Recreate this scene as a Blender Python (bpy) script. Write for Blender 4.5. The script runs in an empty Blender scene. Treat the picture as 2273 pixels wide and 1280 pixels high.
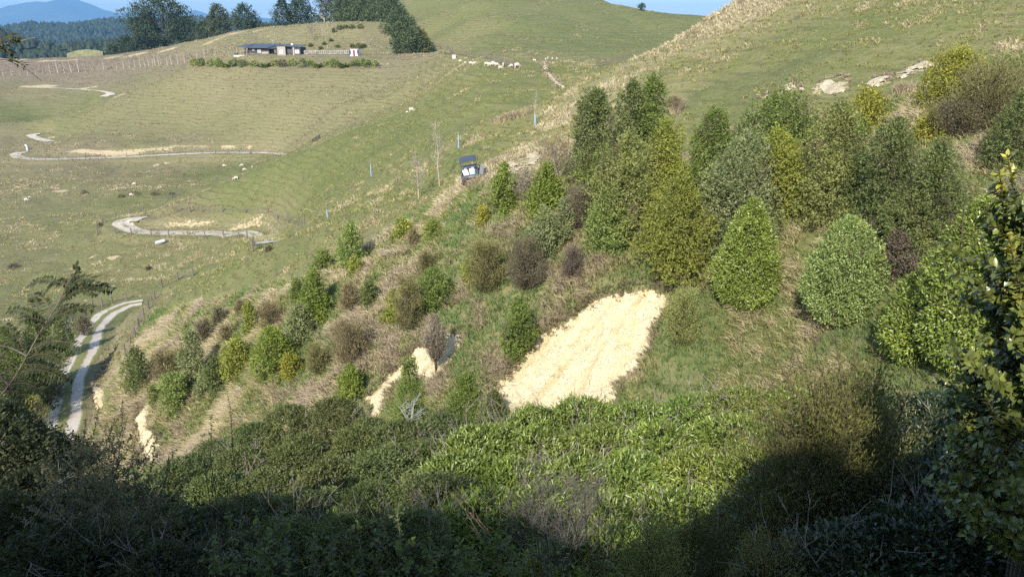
import bpy, bmesh, math, random
import numpy as np
from mathutils import Vector, Matrix

R = math.radians
random.seed(7)
rng = np.random.default_rng(11)
C = bpy.context.scene.collection
sc = bpy.context.scene

# ------------------------------------------------------------------ camera, sky, sun, exposure
PITCH = R(17.4)
F = 1750.0                      # focal length in photo pixels (2273 wide)
cam_d = bpy.data.cameras.new('camera')
cam = bpy.data.objects.new('camera', cam_d)
C.objects.link(cam)
cam_d.sensor_width = 36.0
cam_d.lens = 36.0 * F / 2273.0
cam_d.clip_start = 0.05
cam_d.clip_end = 60000.0
cam.location = (0, 0, 0)
cam.rotation_euler = (R(90) - PITCH, 0, 0)
sc.camera = cam

SUN_EL = R(35.0)
SUN_AZ = R(17.0)                # sun is behind the camera and this far to the left
w = bpy.data.worlds.new("World")
sc.world = w
w.use_nodes = True
nt = w.node_tree
bg = nt.nodes['Background']
sky = nt.nodes.new('ShaderNodeTexSky')
sky.sky_type = 'NISHITA'
sky.sun_disc = False
sky.sun_elevation = SUN_EL
sky.sun_rotation = math.pi + SUN_AZ
sky.air_density = 1.0
sky.dust_density = 0.6
sky.ozone_density = 1.5
nt.links.new(sky.outputs[0], bg.inputs[0])
bg.inputs[1].default_value = 0.145

sun_d = bpy.data.lights.new('sun', 'SUN')
sun = bpy.data.objects.new('sun', sun_d)
C.objects.link(sun)
sun_d.energy = 4.2
sun_d.angle = R(0.5)
sun_d.color = (1.0, 0.93, 0.82)
ldir = Vector((math.sin(SUN_AZ) * math.cos(SUN_EL), math.cos(SUN_AZ) * math.cos(SUN_EL), -math.sin(SUN_EL)))
sun.rotation_euler = ldir.to_track_quat('-Z', 'Y').to_euler()

sc.view_settings.view_transform = 'Standard'
sc.view_settings.look = 'None'
sc.view_settings.gamma = 1.0
sc.view_settings.exposure = 0.82
sc.cycles.use_denoising = False
sc.cycles.max_bounces = 6
sc.cycles.diffuse_bounces = 3
sc.cycles.glossy_bounces = 2
sc.cycles.transmission_bounces = 4
sc.cycles.transparent_max_bounces = 8
sc.cycles.volume_bounces = 0
sc.cycles.caustics_reflective = False
sc.cycles.caustics_refractive = False

# ------------------------------------------------------------------ helpers
def pxv(py): return (py - 640.0) / F
def US(px, py):
    v = pxv(py)
    d = math.cos(PITCH) - v * math.sin(PITCH)
    return ((px - 1136.5) / F) / d, (-math.sin(PITCH) - v * math.cos(PITCH)) / d
def proj(x, y, z):
    d = y * math.cos(PITCH) - z * math.sin(PITCH)
    up = y * math.sin(PITCH) + z * math.cos(PITCH)
    return 1136.5 + F * x / d, 640 - F * up / d
def axis_depth(Y, s): return Y * (math.cos(PITCH) - s * math.sin(PITCH))

def tag(o, label=None, cat=None, group=None, kind=None):
    if label: o['label'] = label
    if cat: o['category'] = cat
    if group: o['group'] = group
    if kind: o['kind'] = kind
    return o
def empty(name, loc, rz=0.0):
    o = bpy.data.objects.new(name, None)
    o.empty_display_size = 0.2
    o.location = loc
    o.rotation_euler = (0, 0, rz)
    C.objects.link(o)
    return o
def np_mesh(name, verts, faces, mat=None, parent=None, attrs=None, smooth=False, color=None, loc=None):
    """verts (N,3); faces (M,k) array or list of arrays of various k"""
    me = bpy.data.meshes.new(name)
    verts = np.asarray(verts, dtype=np.float32)
    if not isinstance(faces, list): faces = [faces]
    faces = [np.asarray(f, dtype=np.int32) for f in faces if len(f)]
    me.vertices.add(len(verts))
    me.vertices.foreach_set('co', verts.ravel())
    nl = sum(f.size for f in faces); nf = sum(len(f) for f in faces)
    me.loops.add(nl); me.polygons.add(nf)
    me.loops.foreach_set('vertex_index', np.concatenate([f.ravel() for f in faces]))
    starts = []; off = 0
    for f in faces:
        starts.append(off + np.arange(len(f)) * f.shape[1]); off += f.size
    me.polygons.foreach_set('loop_start', np.concatenate(starts).astype(np.int32))
    if smooth: me.polygons.foreach_set('use_smooth', np.ones(nf, dtype=bool))
    for k, a in (attrs or {}).items():
        a = np.asarray(a, dtype=np.float32)
        if a.ndim == 1:
            at = me.attributes.new(k, 'FLOAT', 'POINT'); at.data.foreach_set('value', a)
        else:
            at = me.attributes.new(k, 'FLOAT_COLOR', 'POINT')
            if a.shape[1] == 3: a = np.concatenate([a, np.ones((len(a), 1), np.float32)], 1)
            at.data.foreach_set('color', a.ravel())
    me.update(calc_edges=True)
    o = bpy.data.objects.new(name, me)
    C.objects.link(o)
    if mat: me.materials.append(mat)
    if parent: o.parent = parent
    if color is not None: o.color = (*color, 1)
    if loc is not None: o.location = loc
    return o

# ------------------------------------------------------------------ materials
def new_mat(name):
    m = bpy.data.materials.new(name); m.use_nodes = True
    return m, m.node_tree, m.node_tree.nodes['Principled BSDF'], m.node_tree.nodes['Material Output']
def N(t, typ, **kw):
    n = t.nodes.new(typ)
    for k, v in kw.items():
        if k in n.bl_rna.properties: setattr(n, k, v)
        else: n.inputs[k].default_value = v
    return n
def mixc(t, fac, a, b, mode='MIX'):
    n = t.nodes.new('ShaderNodeMix'); n.data_type = 'RGBA'; n.blend_type = mode
    for i, v in ((0, fac), (6, a), (7, b)):
        if hasattr(v, 'is_linked') or hasattr(v, 'links'): t.links.new(v, n.inputs[i])
        elif i == 0: n.inputs[0].default_value = v
        else: n.inputs[i].default_value = (*v, 1)
    return n.outputs[2]
def ramp(t, fac, lo, hi, a=0.0, b=1.0):
    n = t.nodes.new('ShaderNodeMapRange')
    n.inputs[1].default_value = lo; n.inputs[2].default_value = hi
    n.inputs[3].default_value = a; n.inputs[4].default_value = b
    t.links.new(fac, n.inputs[0])
    return n.outputs[0]
def mth(t, op, a, b=None):
    n = t.nodes.new('ShaderNodeMath'); n.operation = op
    for i, v in enumerate((a, b)):
        if v is None: continue
        if hasattr(v, 'links'): t.links.new(v, n.inputs[i])
        else: n.inputs[i].default_value = v
    return n.outputs[0]
def noise(t, scale, detail=4, rough=0.55, vec=None, dist=0.0):
    n = t.nodes.new('ShaderNodeTexNoise')
    n.inputs['Scale'].default_value = scale; n.inputs['Detail'].default_value = detail
    n.inputs['Roughness'].default_value = rough; n.inputs['Distortion'].default_value = dist
    if vec: t.links.new(vec, n.inputs['Vector'])
    return n.outputs[0]
def pos(t):
    return t.nodes.new('ShaderNodeNewGeometry').outputs['Position']
def bump(t, bsdf, h, strength=0.5, dist=0.1):
    n = t.nodes.new('ShaderNodeBump'); n.inputs['Strength'].default_value = strength
    n.inputs['Distance'].default_value = dist
    t.links.new(h, n.inputs['Height']); t.links.new(n.outputs[0], bsdf.inputs['Normal'])

def plain(name, col, rough=0.7, var=0.15, scale=3.0, spec=0.3, metal=0.0, bmp=0.0):
    m, t, b, o = new_mat(name)
    tc = t.nodes.new('ShaderNodeTexCoord').outputs['Object']
    nz = noise(t, scale, 5, 0.6, tc)
    f = ramp(t, nz, 0.3, 0.7, 1 - var, 1 + var)
    c = mixc(t, 1.0, col, f, 'MULTIPLY')
    t.links.new(c, b.inputs['Base Color'])
    b.inputs['Roughness'].default_value = rough
    b.inputs['Specular IOR Level'].default_value = spec
    b.inputs['Metallic'].default_value = metal
    if bmp: bump(t, b, nz, bmp, 0.05)
    return m

def leaf_mat(name, trans=0.42, rough=0.5, spec=0.35, lo=0.62, hi=1.35):
    """leaf colour = the object's own colour, varied leaf by leaf"""
    m, t, b, o = new_mat(name)
    oi = t.nodes.new('ShaderNodeObjectInfo')
    at = N(t, 'ShaderNodeAttribute', attribute_name='tint')
    f = ramp(t, at.outputs['Fac'], 0, 1, lo, hi)
    c = mixc(t, 1.0, oi.outputs['Color'], f, 'MULTIPLY')
    yel = ramp(t, at.outputs['Fac'], 0.72, 1.0, 0.0, 0.4)
    c2 = mixc(t, 1.0, c, (1.35, 1.12, 0.7), 'MULTIPLY')
    c = mixc(t, yel, c, c2)
    geo = t.nodes.new('ShaderNodeNewGeometry')
    nz = noise(t, 0.9, 3, 0.6, geo.outputs['Position'])
    c = mixc(t, 1.0, c, ramp(t, nz, 0.3, 0.7, 0.8, 1.2), 'MULTIPLY')
    t.links.new(c, b.inputs['Base Color'])
    b.inputs['Roughness'].default_value = rough
    b.inputs['Specular IOR Level'].default_value = spec
    tr = t.nodes.new('ShaderNodeBsdfTranslucent')
    c3 = mixc(t, 1.0, c, (1.15, 1.1, 0.55), 'MULTIPLY')
    t.links.new(c3, tr.inputs['Color'])
    ms = t.nodes.new('ShaderNodeMixShader'); ms.inputs[0].default_value = trans
    t.links.new(b.outputs[0], ms.inputs[1]); t.links.new(tr.outputs[0], ms.inputs[2])
    t.links.new(ms.outputs[0], o.inputs['Surface'])
    return m
def col_mat(name, trans=0.25, rough=0.8):
    """colour from the mesh's own 'col' attribute (grass blades of many kinds in one sward)"""
    m, t, b, o = new_mat(name)
    at = N(t, 'ShaderNodeAttribute', attribute_name='col')
    t.links.new(at.outputs['Color'], b.inputs['Base Color'])
    b.inputs['Roughness'].default_value = rough
    b.inputs['Specular IOR Level'].default_value = 0.15
    tr = t.nodes.new('ShaderNodeBsdfTranslucent')
    t.links.new(at.outputs['Color'], tr.inputs['Color'])
    ms = t.nodes.new('ShaderNodeMixShader'); ms.inputs[0].default_value = trans
    t.links.new(b.outputs[0], ms.inputs[1]); t.links.new(tr.outputs[0], ms.inputs[2])
    t.links.new(ms.outputs[0], o.inputs['Surface'])
    return m

M_LEAF = leaf_mat('leaf')
M_GLOSS = leaf_mat('glossy_leaf', trans=0.22, rough=0.33, spec=0.6, lo=0.6, hi=1.4)
M_NEEDLE = leaf_mat('needle', trans=0.12, rough=0.7, spec=0.15, lo=0.6, hi=1.3)
M_GRASS = col_mat('grass_blade')
M_BARK = plain('bark', (0.10, 0.075, 0.055), 0.9, 0.35, 8)
M_TWIG = plain('grey_twig', (0.25, 0.215, 0.18), 0.9, 0.3, 8)
M_PALE = plain('pale_bark', (0.42, 0.36, 0.31), 0.85, 0.25, 8)
M_LICHEN = plain('lichen_bark', (0.34, 0.35, 0.32), 0.95, 0.3, 12)
M_POST = plain('weathered_wood', (0.17, 0.145, 0.12), 0.9, 0.3, 6)
M_WIRE = plain('wire', (0.22, 0.21, 0.2), 0.6, 0.1, 6, metal=0.6)

# terrain
def terrain_mat():
    m, t, b, o = new_mat('pasture')
    P = pos(t)
    dry = N(t, 'ShaderNodeAttribute', attribute_name='dry').outputs['Fac']
    bare = N(t, 'ShaderNodeAttribute', attribute_name='bare').outputs['Fac']
    big = noise(t, 0.035, 4, 0.6, P, 0.6)
    mid = noise(t, 0.32, 5, 0.65, P, 0.5)
    fine = noise(t, 2.2, 6, 0.72, P)
    # sheep tracks: bands that follow the contours
    sep = t.nodes.new('ShaderNodeSeparateXYZ'); t.links.new(P, sep.inputs[0])
    wob = noise(t, 0.12, 3, 0.6, P)
    zz = mth(t, 'ADD', mth(t, 'MULTIPLY', sep.outputs[2], 6.3), mth(t, 'MULTIPLY', wob, 14.0))
    trk = mth(t, 'SINE', zz)
    trk = mth(t, 'MULTIPLY', ramp(t, trk, 0.35, 0.95), ramp(t, mid, 0.38, 0.6))
    d = mth(t, 'ADD', dry, mth(t, 'MULTIPLY', mth(t, 'SUBTRACT', mid, 0.5), 0.75))
    d = mth(t, 'ADD', d, mth(t, 'MULTIPLY', mth(t, 'SUBTRACT', fine, 0.5), 1.5))
    d = mth(t, 'ADD', d, mth(t, 'MULTIPLY', mth(t, 'SUBTRACT', big, 0.5), 0.6))
    cr = t.nodes.new('ShaderNodeValToRGB')
    e = cr.color_ramp.elements
    e[0].position = 0.0; e[0].color = (0.097, 0.119, 0.041, 1)
    e[1].position = 1.0; e[1].color = (0.300, 0.258, 0.150, 1)
    for p_, c_ in ((0.3, (0.143, 0.154, 0.058, 1)), (0.55, (0.182, 0.174, 0.078, 1)), (0.78, (0.222, 0.202, 0.100, 1))):
        x = e.new(p_); x.color = c_
    t.links.new(d, cr.inputs[0])
    base = mixc(t, mth(t, 'MULTIPLY', trk, 0.46), cr.outputs[0], (0.085, 0.085, 0.040))
    brown = N(t, 'ShaderNodeAttribute', attribute_name='brown').outputs['Fac']
    c = mixc(t, brown, base, mixc(t, fine, (0.13, 0.10, 0.07), (0.27, 0.22, 0.16)))
    soil = mixc(t, fine, (0.30, 0.225, 0.125), (0.56, 0.47, 0.31))
    bb = ramp(t, mth(t, 'ADD', bare, mth(t, 'MULTIPLY', mth(t, 'SUBTRACT', fine, 0.5), 1.6)), 0.45, 0.6)
    c = mixc(t, bb, c, soil)
    t.links.new(c, b.inputs['Base Color'])
    b.inputs['Roughness'].default_value = 0.95
    b.inputs['Specular IOR Level'].default_value = 0.08
    h = mth(t, 'ADD', mth(t, 'MULTIPLY', fine, 0.7), mth(t, 'MULTIPLY', trk, -0.5))
    bump(t, b, h, 0.7, 0.35)
    return m
M_TERR = terrain_mat()

# ------------------------------------------------------------------ terrain: height field from surveyed profiles
near_rows = [(1560, 2.5), (1440, 5)]
COLS = {
 0: [(1420,10),(1350,18),(1290,28),(1220,38),(1120,50),(1020,60),(900,70),(800,80),(720,95),(650,112),(600,127),(540,145),(450,185),(380,225),(347,244),(335,256),(300,288),(250,330),(190,385),(155,430),(133,465),(160,540),(220,680)],
 125: [(1410,10),(1340,18),(1280,28),(1200,39),(1100,51),(1010,59),(900,69.5),(800,81),(710,97),(655,111),(600,126),(545,142),(450,185),(380,225),(349,243),(330,251),(300,285),(262,300),(270,325),(215,360),(165,415),(130,460),(160,540),(220,680)],
 250: [(1400,10),(1330,18),(1265,28),(1180,40),(1080,52),(1000,58),(850,72),(720,95),(660,110),(600,124),(545,138),(515,147),(488,162),(430,195),(350,243),(332,248),(260,285),(215,312),(225,335),(205,360),(165,400),(125,450),(150,540),(210,680)],
 330: [(1400,10),(1330,20),(1250,30),(1160,40),(1070,49),(990,54.5),(900,59),(800,66),(730,76),(690,85),(677,93),(690,104),(610,122),(545,137),(518,145),(490,149),(478,155),(485,168),(435,190),(349,243),(333,247),(270,275),(190,311),(203,335),(183,365),(152,402),(114,452),(140,540),(200,680)],
 400: [(1400,10),(1330,22),(1240,32),(1150,40),(1060,47),(980,52.5),(900,56),(800,62),(720,70),(660,80),(632,90),(655,104),(600,120),(545,136),(518,143),(495,147),(470,152),(452,158),(465,172),(440,188),(400,210),(347,243),(332,246),(300,260),(220,288),(162,308),(175,335),(152,370),(130,405),(98,452),(130,540),(190,680)],
 500: [(1400,10),(1330,20),(1230,30),(1130,38),(1020,45),(940,50),(870,54),(780,59),(700,65),(630,74),(587,84),(620,98),(575,118),(545,132),(520,140),(497,145),(470,150),(410,166),(425,180),(400,202),(380,218),(343,244),(326,248),(300,256),(220,278),(150,300),(128,312),(121,320),(117,345),(108,365),(75,430),(100,520),(170,680)],
 625: [(1400,10),(1330,20),(1230,29),(1120,36),(1010,42),(940,46),(850,50),(750,55),(650,62),(580,71),(537,80),(552,100),(525,126),(490,136),(440,143),(400,150),(352,160),(368,176),(356,202),(343,236),(325,247),(280,256),(220,270),(150,294),(128,306),(121,316),(117,342),(110,355),(58,430),(90,520),(160,680)],
 750: [(1400,10),(1330,20),(1230,28),(1100,35),(1000,40),(920,44),(800,49),(700,54),(600,60),(540,66),(482,75),(466,88),(440,105),(400,122),(350,138),(303,152),(330,172),(318,195),(290,215),(240,240),(150,285),(128,301),(121,312),(117,335),(107,345),(70,375),(49,400),(75,450),(110,680)],
 825: [(1400,10),(1330,20),(1230,27.5),(1095,34.5),(1000,39),(925,43),(790,47.5),(700,52),(600,57.5),(530,63.5),(470,71),(440,84),(410,100),(370,118),(320,135),(276,150),(300,170),(285,200),(255,225),(210,248),(150,282),(128,298),(121,310),(117,333),(104,345),(65,375),(48,395),(70,440),(60,520),(40,680)],
 900: [(1400,10),(1330,20),(1230,27),(1090,34),(1000,38.5),(930,42),(880,44),(700,51),(600,56),(520,62),(460,70),(420,80),(390,92),(350,108),(300,126),(250,148),(264,166),(255,200),(225,225),(180,255),(150,278),(130,296),(122,308),(118,325),(110,345),(95,370),(60,410),(0,500),(-40,640)],
 970: [(1400,10),(1335,20),(1230,26.5),(1090,33.5),(980,38.5),(900,42),(840,44),(700,49),(600,54),(500,60),(440,66),(400,75),(360,88),(310,105),(270,124),(217,150),(225,168),(195,205),(160,235),(138,260),(124,280),(121,300),(108,325),(85,345),(40,410),(0,470),(-50,600)],
 1045: [(1400,10),(1340,20),(1230,26),(1090,33),(960,38.5),(890,41.5),(800,44.5),(700,48),(600,52),(500,56),(440,58.5),(402,61),(370,66),(320,78),(280,92),(240,112),(200,135),(165,155),(150,167),(148,185),(134,200),(128,218),(110,245),(80,285),(40,340),(0,400),(-60,500),(-60,620)],
 1150: [(1400,10),(1340,20),(1210,26),(1085,32.5),(960,38),(900,40.5),(800,43.5),(700,46.5),(600,49.5),(500,53.5),(430,57),(380,62),(330,72),(290,84),(250,98),(210,120),(175,140),(150,158),(146,170),(152,190),(140,215),(110,250),(80,290),(40,345),(0,405),(-70,500),(-70,620)],
 1250: [(1400,10),(1340,20),(1200,26),(1080,32),(960,38),(910,40),(800,43),(700,45.5),(600,48),(500,51.5),(430,54.5),(380,58),(330,65),(290,75),(250,86),(212,96),(225,110),(200,125),(175,145),(150,160),(138,167),(147,185),(138,215),(110,255),(80,295),(40,350),(0,405),(-60,500),(-50,620)],
 1330: [(1400,10),(1340,20),(1200,26),(1080,32),(960,37.5),(910,39.5),(800,42.3),(700,44.8),(600,47.3),(500,50.5),(420,54),(370,57.5),(310,65),(250,75),(200,86),(167,95),(185,115),(170,140),(150,165),(144,175),(148,195),(138,225),(110,260),(80,300),(40,355),(5,400),(10,500),(40,620)],
 1400: [(1400,10),(1340,20),(1200,26),(1080,32),(960,37),(910,39),(800,41.8),(700,44.3),(600,46.8),(500,50),(420,53),(350,58),(300,64),(250,72),(200,82),(131,95),(160,115),(165,140),(155,170),(146,195),(135,230),(110,265),(60,335),(18,400),(35,500),(60,620)],
 1550: [(1400,10),(1340,19),(1200,25),(1080,31),(960,36),(900,38),(800,40.5),(700,43),(600,45.5),(500,48.5),(420,52),(350,57),(290,63),(200,76),(120,88),(70,97),(95,120),(130,160),(120,230),(80,320),(52,420),(60,520),(80,620)],
 1650: [(1400,10),(1340,18.5),(1200,24.5),(1080,30),(960,34.5),(890,37),(800,39),(700,41.5),(600,44),(500,47),(410,50.5),(320,56.5),(250,62.5),(180,71),(100,83),(0,100),(50,125),(100,170),(100,300),(90,620)],
 1750: [(1400,10),(1340,18),(1200,24),(1080,29),(960,33),(880,35.5),(800,37.5),(700,40),(600,42.5),(500,45.5),(400,49.5),(300,55),(230,60),(195,62.5),(150,69),(80,80),(0,93),(-60,105),(-110,120),(-60,180),(30,320),(60,620)],
 2000: [(1400,9),(1340,16),(1200,22),(1080,26.5),(960,29.5),(860,31.5),(760,34),(650,36.5),(550,39),(450,42),(350,46),(250,52),(180,57),(130,62),(60,71),(0,81),(-70,94),(-130,110),(-80,180),(0,320),(50,620)],
 2273: [(1400,9),(1340,14),(1200,19),(1080,22.5),(960,25),(860,27),(700,30.5),(550,34.5),(400,39.5),(250,47),(150,54),(60,63),(0,70),(-90,84),(-150,100),(-100,180),(0,320),(50,620)],
 2700: [(1400,8),(1300,13),(1100,19),(900,24),(700,29),(500,34),(300,41),(100,52),(0,60),(-100,74),(-160,90),(-100,170),(0,320),(50,620)],
}
COLS[-300] = COLS[0]; COLS[-800] = COLS[0]; COLS[3400] = COLS[2700]
ctrl = []
for px, lst in COLS.items():
    for py, Y in near_rows + lst:
        u, s = US(px, py)
        u = ((px - 1136.5) / F) / math.cos(PITCH) if (py < -50 or py > 1300) else u
        ctrl.append((u, math.log(Y), s))
ctrl = np.array(ctrl)
KU, KL = 0.12, 0.10
def rbf_fit(c, cc=0.35):
    A = np.stack([c[:, 0] / KU, c[:, 1] / KL], 1)
    D = np.sqrt(((A[:, None] - A[None]) ** 2).sum(2) + cc * cc)
    n = len(c)
    Pm = np.concatenate([np.ones((n, 1)), A], 1)
    K = np.block([[-D - 0.02 * np.eye(n) * -1, Pm], [Pm.T, np.zeros((3, 3))]])
    rhs = np.concatenate([c[:, 2], np.zeros(3)])
    sol = np.linalg.lstsq(K, rhs, rcond=None)[0]
    return A, sol, cc
def rbf_eval(fit, u, l):
    A, sol, cc = fit
    q = np.stack([np.ravel(u) / KU, np.ravel(l) / KL], 1)
    out = np.empty(len(q))
    for i in range(0, len(q), 20000):
        b = q[i:i + 20000]
        D = np.sqrt((b[:, None, 0] - A[None, :, 0]) ** 2 + (b[:, None, 1] - A[None, :, 1]) ** 2 + cc * cc)
        out[i:i + 20000] = -D @ sol[:-3] + sol[-3] + b @ sol[-2:]
    return out.reshape(np.shape(u))
fit = rbf_fit(ctrl)
NU, NL = 520, 600
half = np.linspace(0, 1, NU // 2 + 1)
hu = 1.5 * (0.52 * half + 0.48 * half ** 2.2)
UG = np.concatenate([-hu[:0:-1], hu])
LG = np.concatenate([np.linspace(math.log(2.5), math.log(24), 90, endpoint=False), np.linspace(math.log(24), math.log(640), NL - 90)])
gu, gl = np.meshgrid(UG, LG, indexing='ij')
# evaluate on a coarser lattice and refine (smooth field)
SG = rbf_eval(fit, gu, gl)
_ph = [(rng.uniform(0.05, 0.9), rng.uniform(0, 6.28), rng.uniform(0, 6.28)) for _ in range(40)]
def undul(x, y):
    z = np.zeros_like(x)
    for k, a, ph in _ph:
        z += 0.05 / k ** 0.6 * np.sin(k * (x * math.cos(a) + y * math.sin(a)) + ph)
    return z
GY = np.exp(gl); GX = gu * GY
amp = np.clip(GY / 60.0, 0.15, 1.0)
GZ = SG * GY + undul(GX, GY) * amp * 0.55
SG = GZ / GY
def s_at(u, Y):
    l = math.log(Y)
    i = min(max(np.searchsorted(UG, u) - 1, 0), len(UG) - 2)
    j = min(max(np.searchsorted(LG, l) - 1, 0), len(LG) - 2)
    a = (u - UG[i]) / (UG[i + 1] - UG[i]); b = (l - LG[j]) / (LG[j + 1] - LG[j])
    return (SG[i, j] * (1 - a) * (1 - b) + SG[i + 1, j] * a * (1 - b) + SG[i, j + 1] * (1 - a) * b + SG[i + 1, j + 1] * a * b)
def gz(x, y):
    y = max(y, 2.51)
    return s_at(x / y, y) * y
def gz_arr(x, y):
    u = x / y; l = np.log(y)
    i = np.clip(np.searchsorted(UG, u) - 1, 0, len(UG) - 2)
    j = np.clip(np.searchsorted(LG, l) - 1, 0, len(LG) - 2)
    a = (u - UG[i]) / (UG[i + 1] - UG[i]); b = (l - LG[j]) / (LG[j + 1] - LG[j])
    return y * (SG[i, j] * (1 - a) * (1 - b) + SG[i + 1, j] * a * (1 - b) + SG[i, j + 1] * (1 - a) * b + SG[i + 1, j + 1] * a * b)
def hit(px, py, ymin=24.0):
    """where the sight line through photo pixel (px,py) meets the ground"""
    u, s = US(px, py)
    i = min(max(np.searchsorted(UG, u) - 1, 0), len(UG) - 2)
    a = (u - UG[i]) / (UG[i + 1] - UG[i])
    prof = SG[i] * (1 - a) + SG[i + 1] * a
    k = np.nonzero((prof >= s) & (LG >= math.log(ymin)))[0]
    if len(k) == 0:
        j = len(LG) - 1; l = LG[j]
    else:
        j = k[0]
        if j > 0 and prof[j - 1] < s:
            l = LG[j - 1] + (LG[j] - LG[j - 1]) * (s - prof[j - 1]) / (prof[j] - prof[j - 1])
        else: l = LG[j]
    Y = math.exp(l)
    return Vector((u * Y, Y, gz(u * Y, Y)))


# ------------------------------------------------------------------ farm roads are cut into the hillside, slips are scooped out of it
def spline(P, step):
    P = [np.array(p, float) for p in P]
    out = []
    for i in range(len(P) - 1):
        p0 = P[max(i - 1, 0)]; p1 = P[i]; p2 = P[i + 1]; p3 = P[min(i + 2, len(P) - 1)]
        n = max(2, int(np.linalg.norm(p2 - p1) / step))
        for k in range(n):
            t = k / n
            out.append(0.5 * (2 * p1 + (p2 - p0) * t + (2 * p0 - 5 * p1 + 4 * p2 - p3) * t * t + (3 * p1 - p0 - 3 * p2 + p3) * t ** 3))
    out.append(P[-1])
    return np.array(out)
ROADS = [
 ([(118, 1010), (140, 930), (158, 850), (185, 770), (222, 715), (270, 684), (300, 673), (316, 669)], 3.3, 'gravel_road', 1.0),
 ([(604, 535), (570, 525), (500, 518.5), (430, 517), (370, 518), (318, 516), (285, 508), (272, 500), (284, 490), (305, 482), (318, 479)], 4.0, 'gravel_road', 0.5),
 ([(634, 342), (600, 341), (540, 339), (470, 339), (400, 342), (330, 346), (240, 350), (140, 353), (70, 353), (40, 349), (34, 344), (42, 339), (60, 337)], 4.0, 'gravel_road', 0.25),
 ([(112, 314), (95, 311), (76, 306), (68, 301), (75, 297), (90, 295)], 4.0, 'gravel_road', 0.2),
 ([(228, 218), (236, 212), (246, 208), (236, 204), (200, 200), (150, 197), (60, 194)], 4.0, 'farm_track', 0.2)]
RD = []
cutG = np.zeros_like(GZ)
for pts, wd_, nm_, gr_ in ROADS:
    wp = [hit(*p) for p in pts]
    S = spline([(p.x, p.y, p.z) for p in wp], 0.7)
    kz = 21; zp = np.pad(S[:, 2], kz // 2, mode='edge'); S[:, 2] = np.convolve(zp, np.ones(kz) / kz, 'valid')
    RD.append(S)
    m_ = (GX > S[:, 0].min() - 8) & (GX < S[:, 0].max() + 8) & (GY > S[:, 1].min() - 8) & (GY < S[:, 1].max() + 8)
    ii = np.nonzero(m_)
    for c0 in range(0, len(ii[0]), 4000):
        a, b = ii[0][c0:c0 + 4000], ii[1][c0:c0 + 4000]
        D = np.hypot(GX[a, b][:, None] - S[None, :, 0], GY[a, b][:, None] - S[None, :, 1])
        k_ = D.argmin(1); d = D[np.arange(len(a)), k_]; zc = S[k_, 2]
        wgt = np.clip(1 - (d - wd_ / 2 - .7) / 2.4, 0, 1); wgt = wgt * wgt * (3 - 2 * wgt)
        old = GZ[a, b]
        cutG[a, b] = np.maximum(cutG[a, b], np.clip((old - zc) * .6, 0, 1) * (wgt > .02) * (wgt < .97) * np.clip(1.3 - d / 6, 0, 1))
        GZ[a, b] = old * (1 - wgt) + zc * wgt
SLIPS = {
 'big': [(1489,655),(1460,646),(1428,642),(1384,652),(1348,658),(1310,676),(1292,691),(1243,723),(1197,751),(1165,790),(1148,811),(1116,843),(1081,867),(1098,876),(1112,882),(1104,903),(1140,935),(1230,945),(1327,925),(1359,911),(1371,878),(1368,857),(1390,848),(1415,839),(1433,797),(1447,769),(1450,734),(1475,706),(1491,672)],
 'small': [(996,737),(1012,738),(1025,744),(1028,765),(1010,797),(993,818),(965,843),(930,845),(890,850),(866,865),(855,899),(834,938),(817,926),(822,906),(812,893),(800,890),(841,862),(866,832),(898,797),(926,774),(947,770),(979,758)],
 'low': [(318,905),(338,892),(342,900),(332,925),(330,950),(345,960),(355,985),(352,1010),(345,1032),(325,1035),(312,1000),(305,960),(300,930)],
 'road_bank': [(205,852),(216,862),(232,860),(240,885),(236,905),(222,920),(214,910),(210,890),(205,875)],
}
def inside(px, py, poly):
    poly = np.array(poly, float); n = len(poly)
    r = np.zeros(px.shape, bool)
    j = n - 1
    for i in range(n):
        xi, yi = poly[i]; xj, yj = poly[j]
        c = ((yi > py) != (yj > py)) & (px < (xj - xi) * (py - yi) / (yj - yi + 1e-9) + xi)
        r ^= c; j = i
    return r
def proj_arr(x, y, z):
    d = y * math.cos(PITCH) - z * math.sin(PITCH)
    up = y * math.sin(PITCH) + z * math.cos(PITCH)
    return 1136.5 + F * x / d, 640 - F * up / d
ROCKS = {
 'a': [(1733,206),(1745,188),(1762,180),(1767,198),(1748,207)], 'b': [(1768,192),(1783,188),(1786,205),(1770,210)],
 'c': [(1793,205),(1812,188),(1840,174),(1880,171),(1887,200),(1860,212),(1828,212),(1824,199),(1806,203)],
 'd': [(1920,192),(1930,175),(1950,171),(1983,165),(1986,178),(1955,187),(1948,198),(1925,198)],
 'e': [(1982,174),(2010,153),(2040,141),(2082,134),(2087,144),(2050,158),(2012,172),(2000,179)], 'f': [(1684,222),(1692,212),(1710,215),(1690,226)],
 'g': [(1110,372),(1125,352),(1150,350),(1195,338),(1208,352),(1190,366),(1165,373),(1140,386),(1130,378)], 'h': [(1088,361),(1100,350),(1110,350),(1100,364)],
 'k': [(1198,139),(1212,136),(1215,146),(1222,163),(1238,181),(1259,196),(1254,200),(1234,189),(1214,172),(1204,150)], 'm': [(1740,226),(1770,222),(1784,226),(1772,232)]}
PXG, PYG = proj_arr(GX, GY, GZ)
SLIP_TOP = {k_: GZ.copy() if False else None for k_ in SLIPS}
scoop = np.zeros_like(GZ)
for k_, pl in SLIPS.items():
    scoop[inside(PXG, PYG, pl) & (GY > 24)] = {'big': .5, 'small': .22}.get(k_, .22)
SG = GZ / GY

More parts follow.
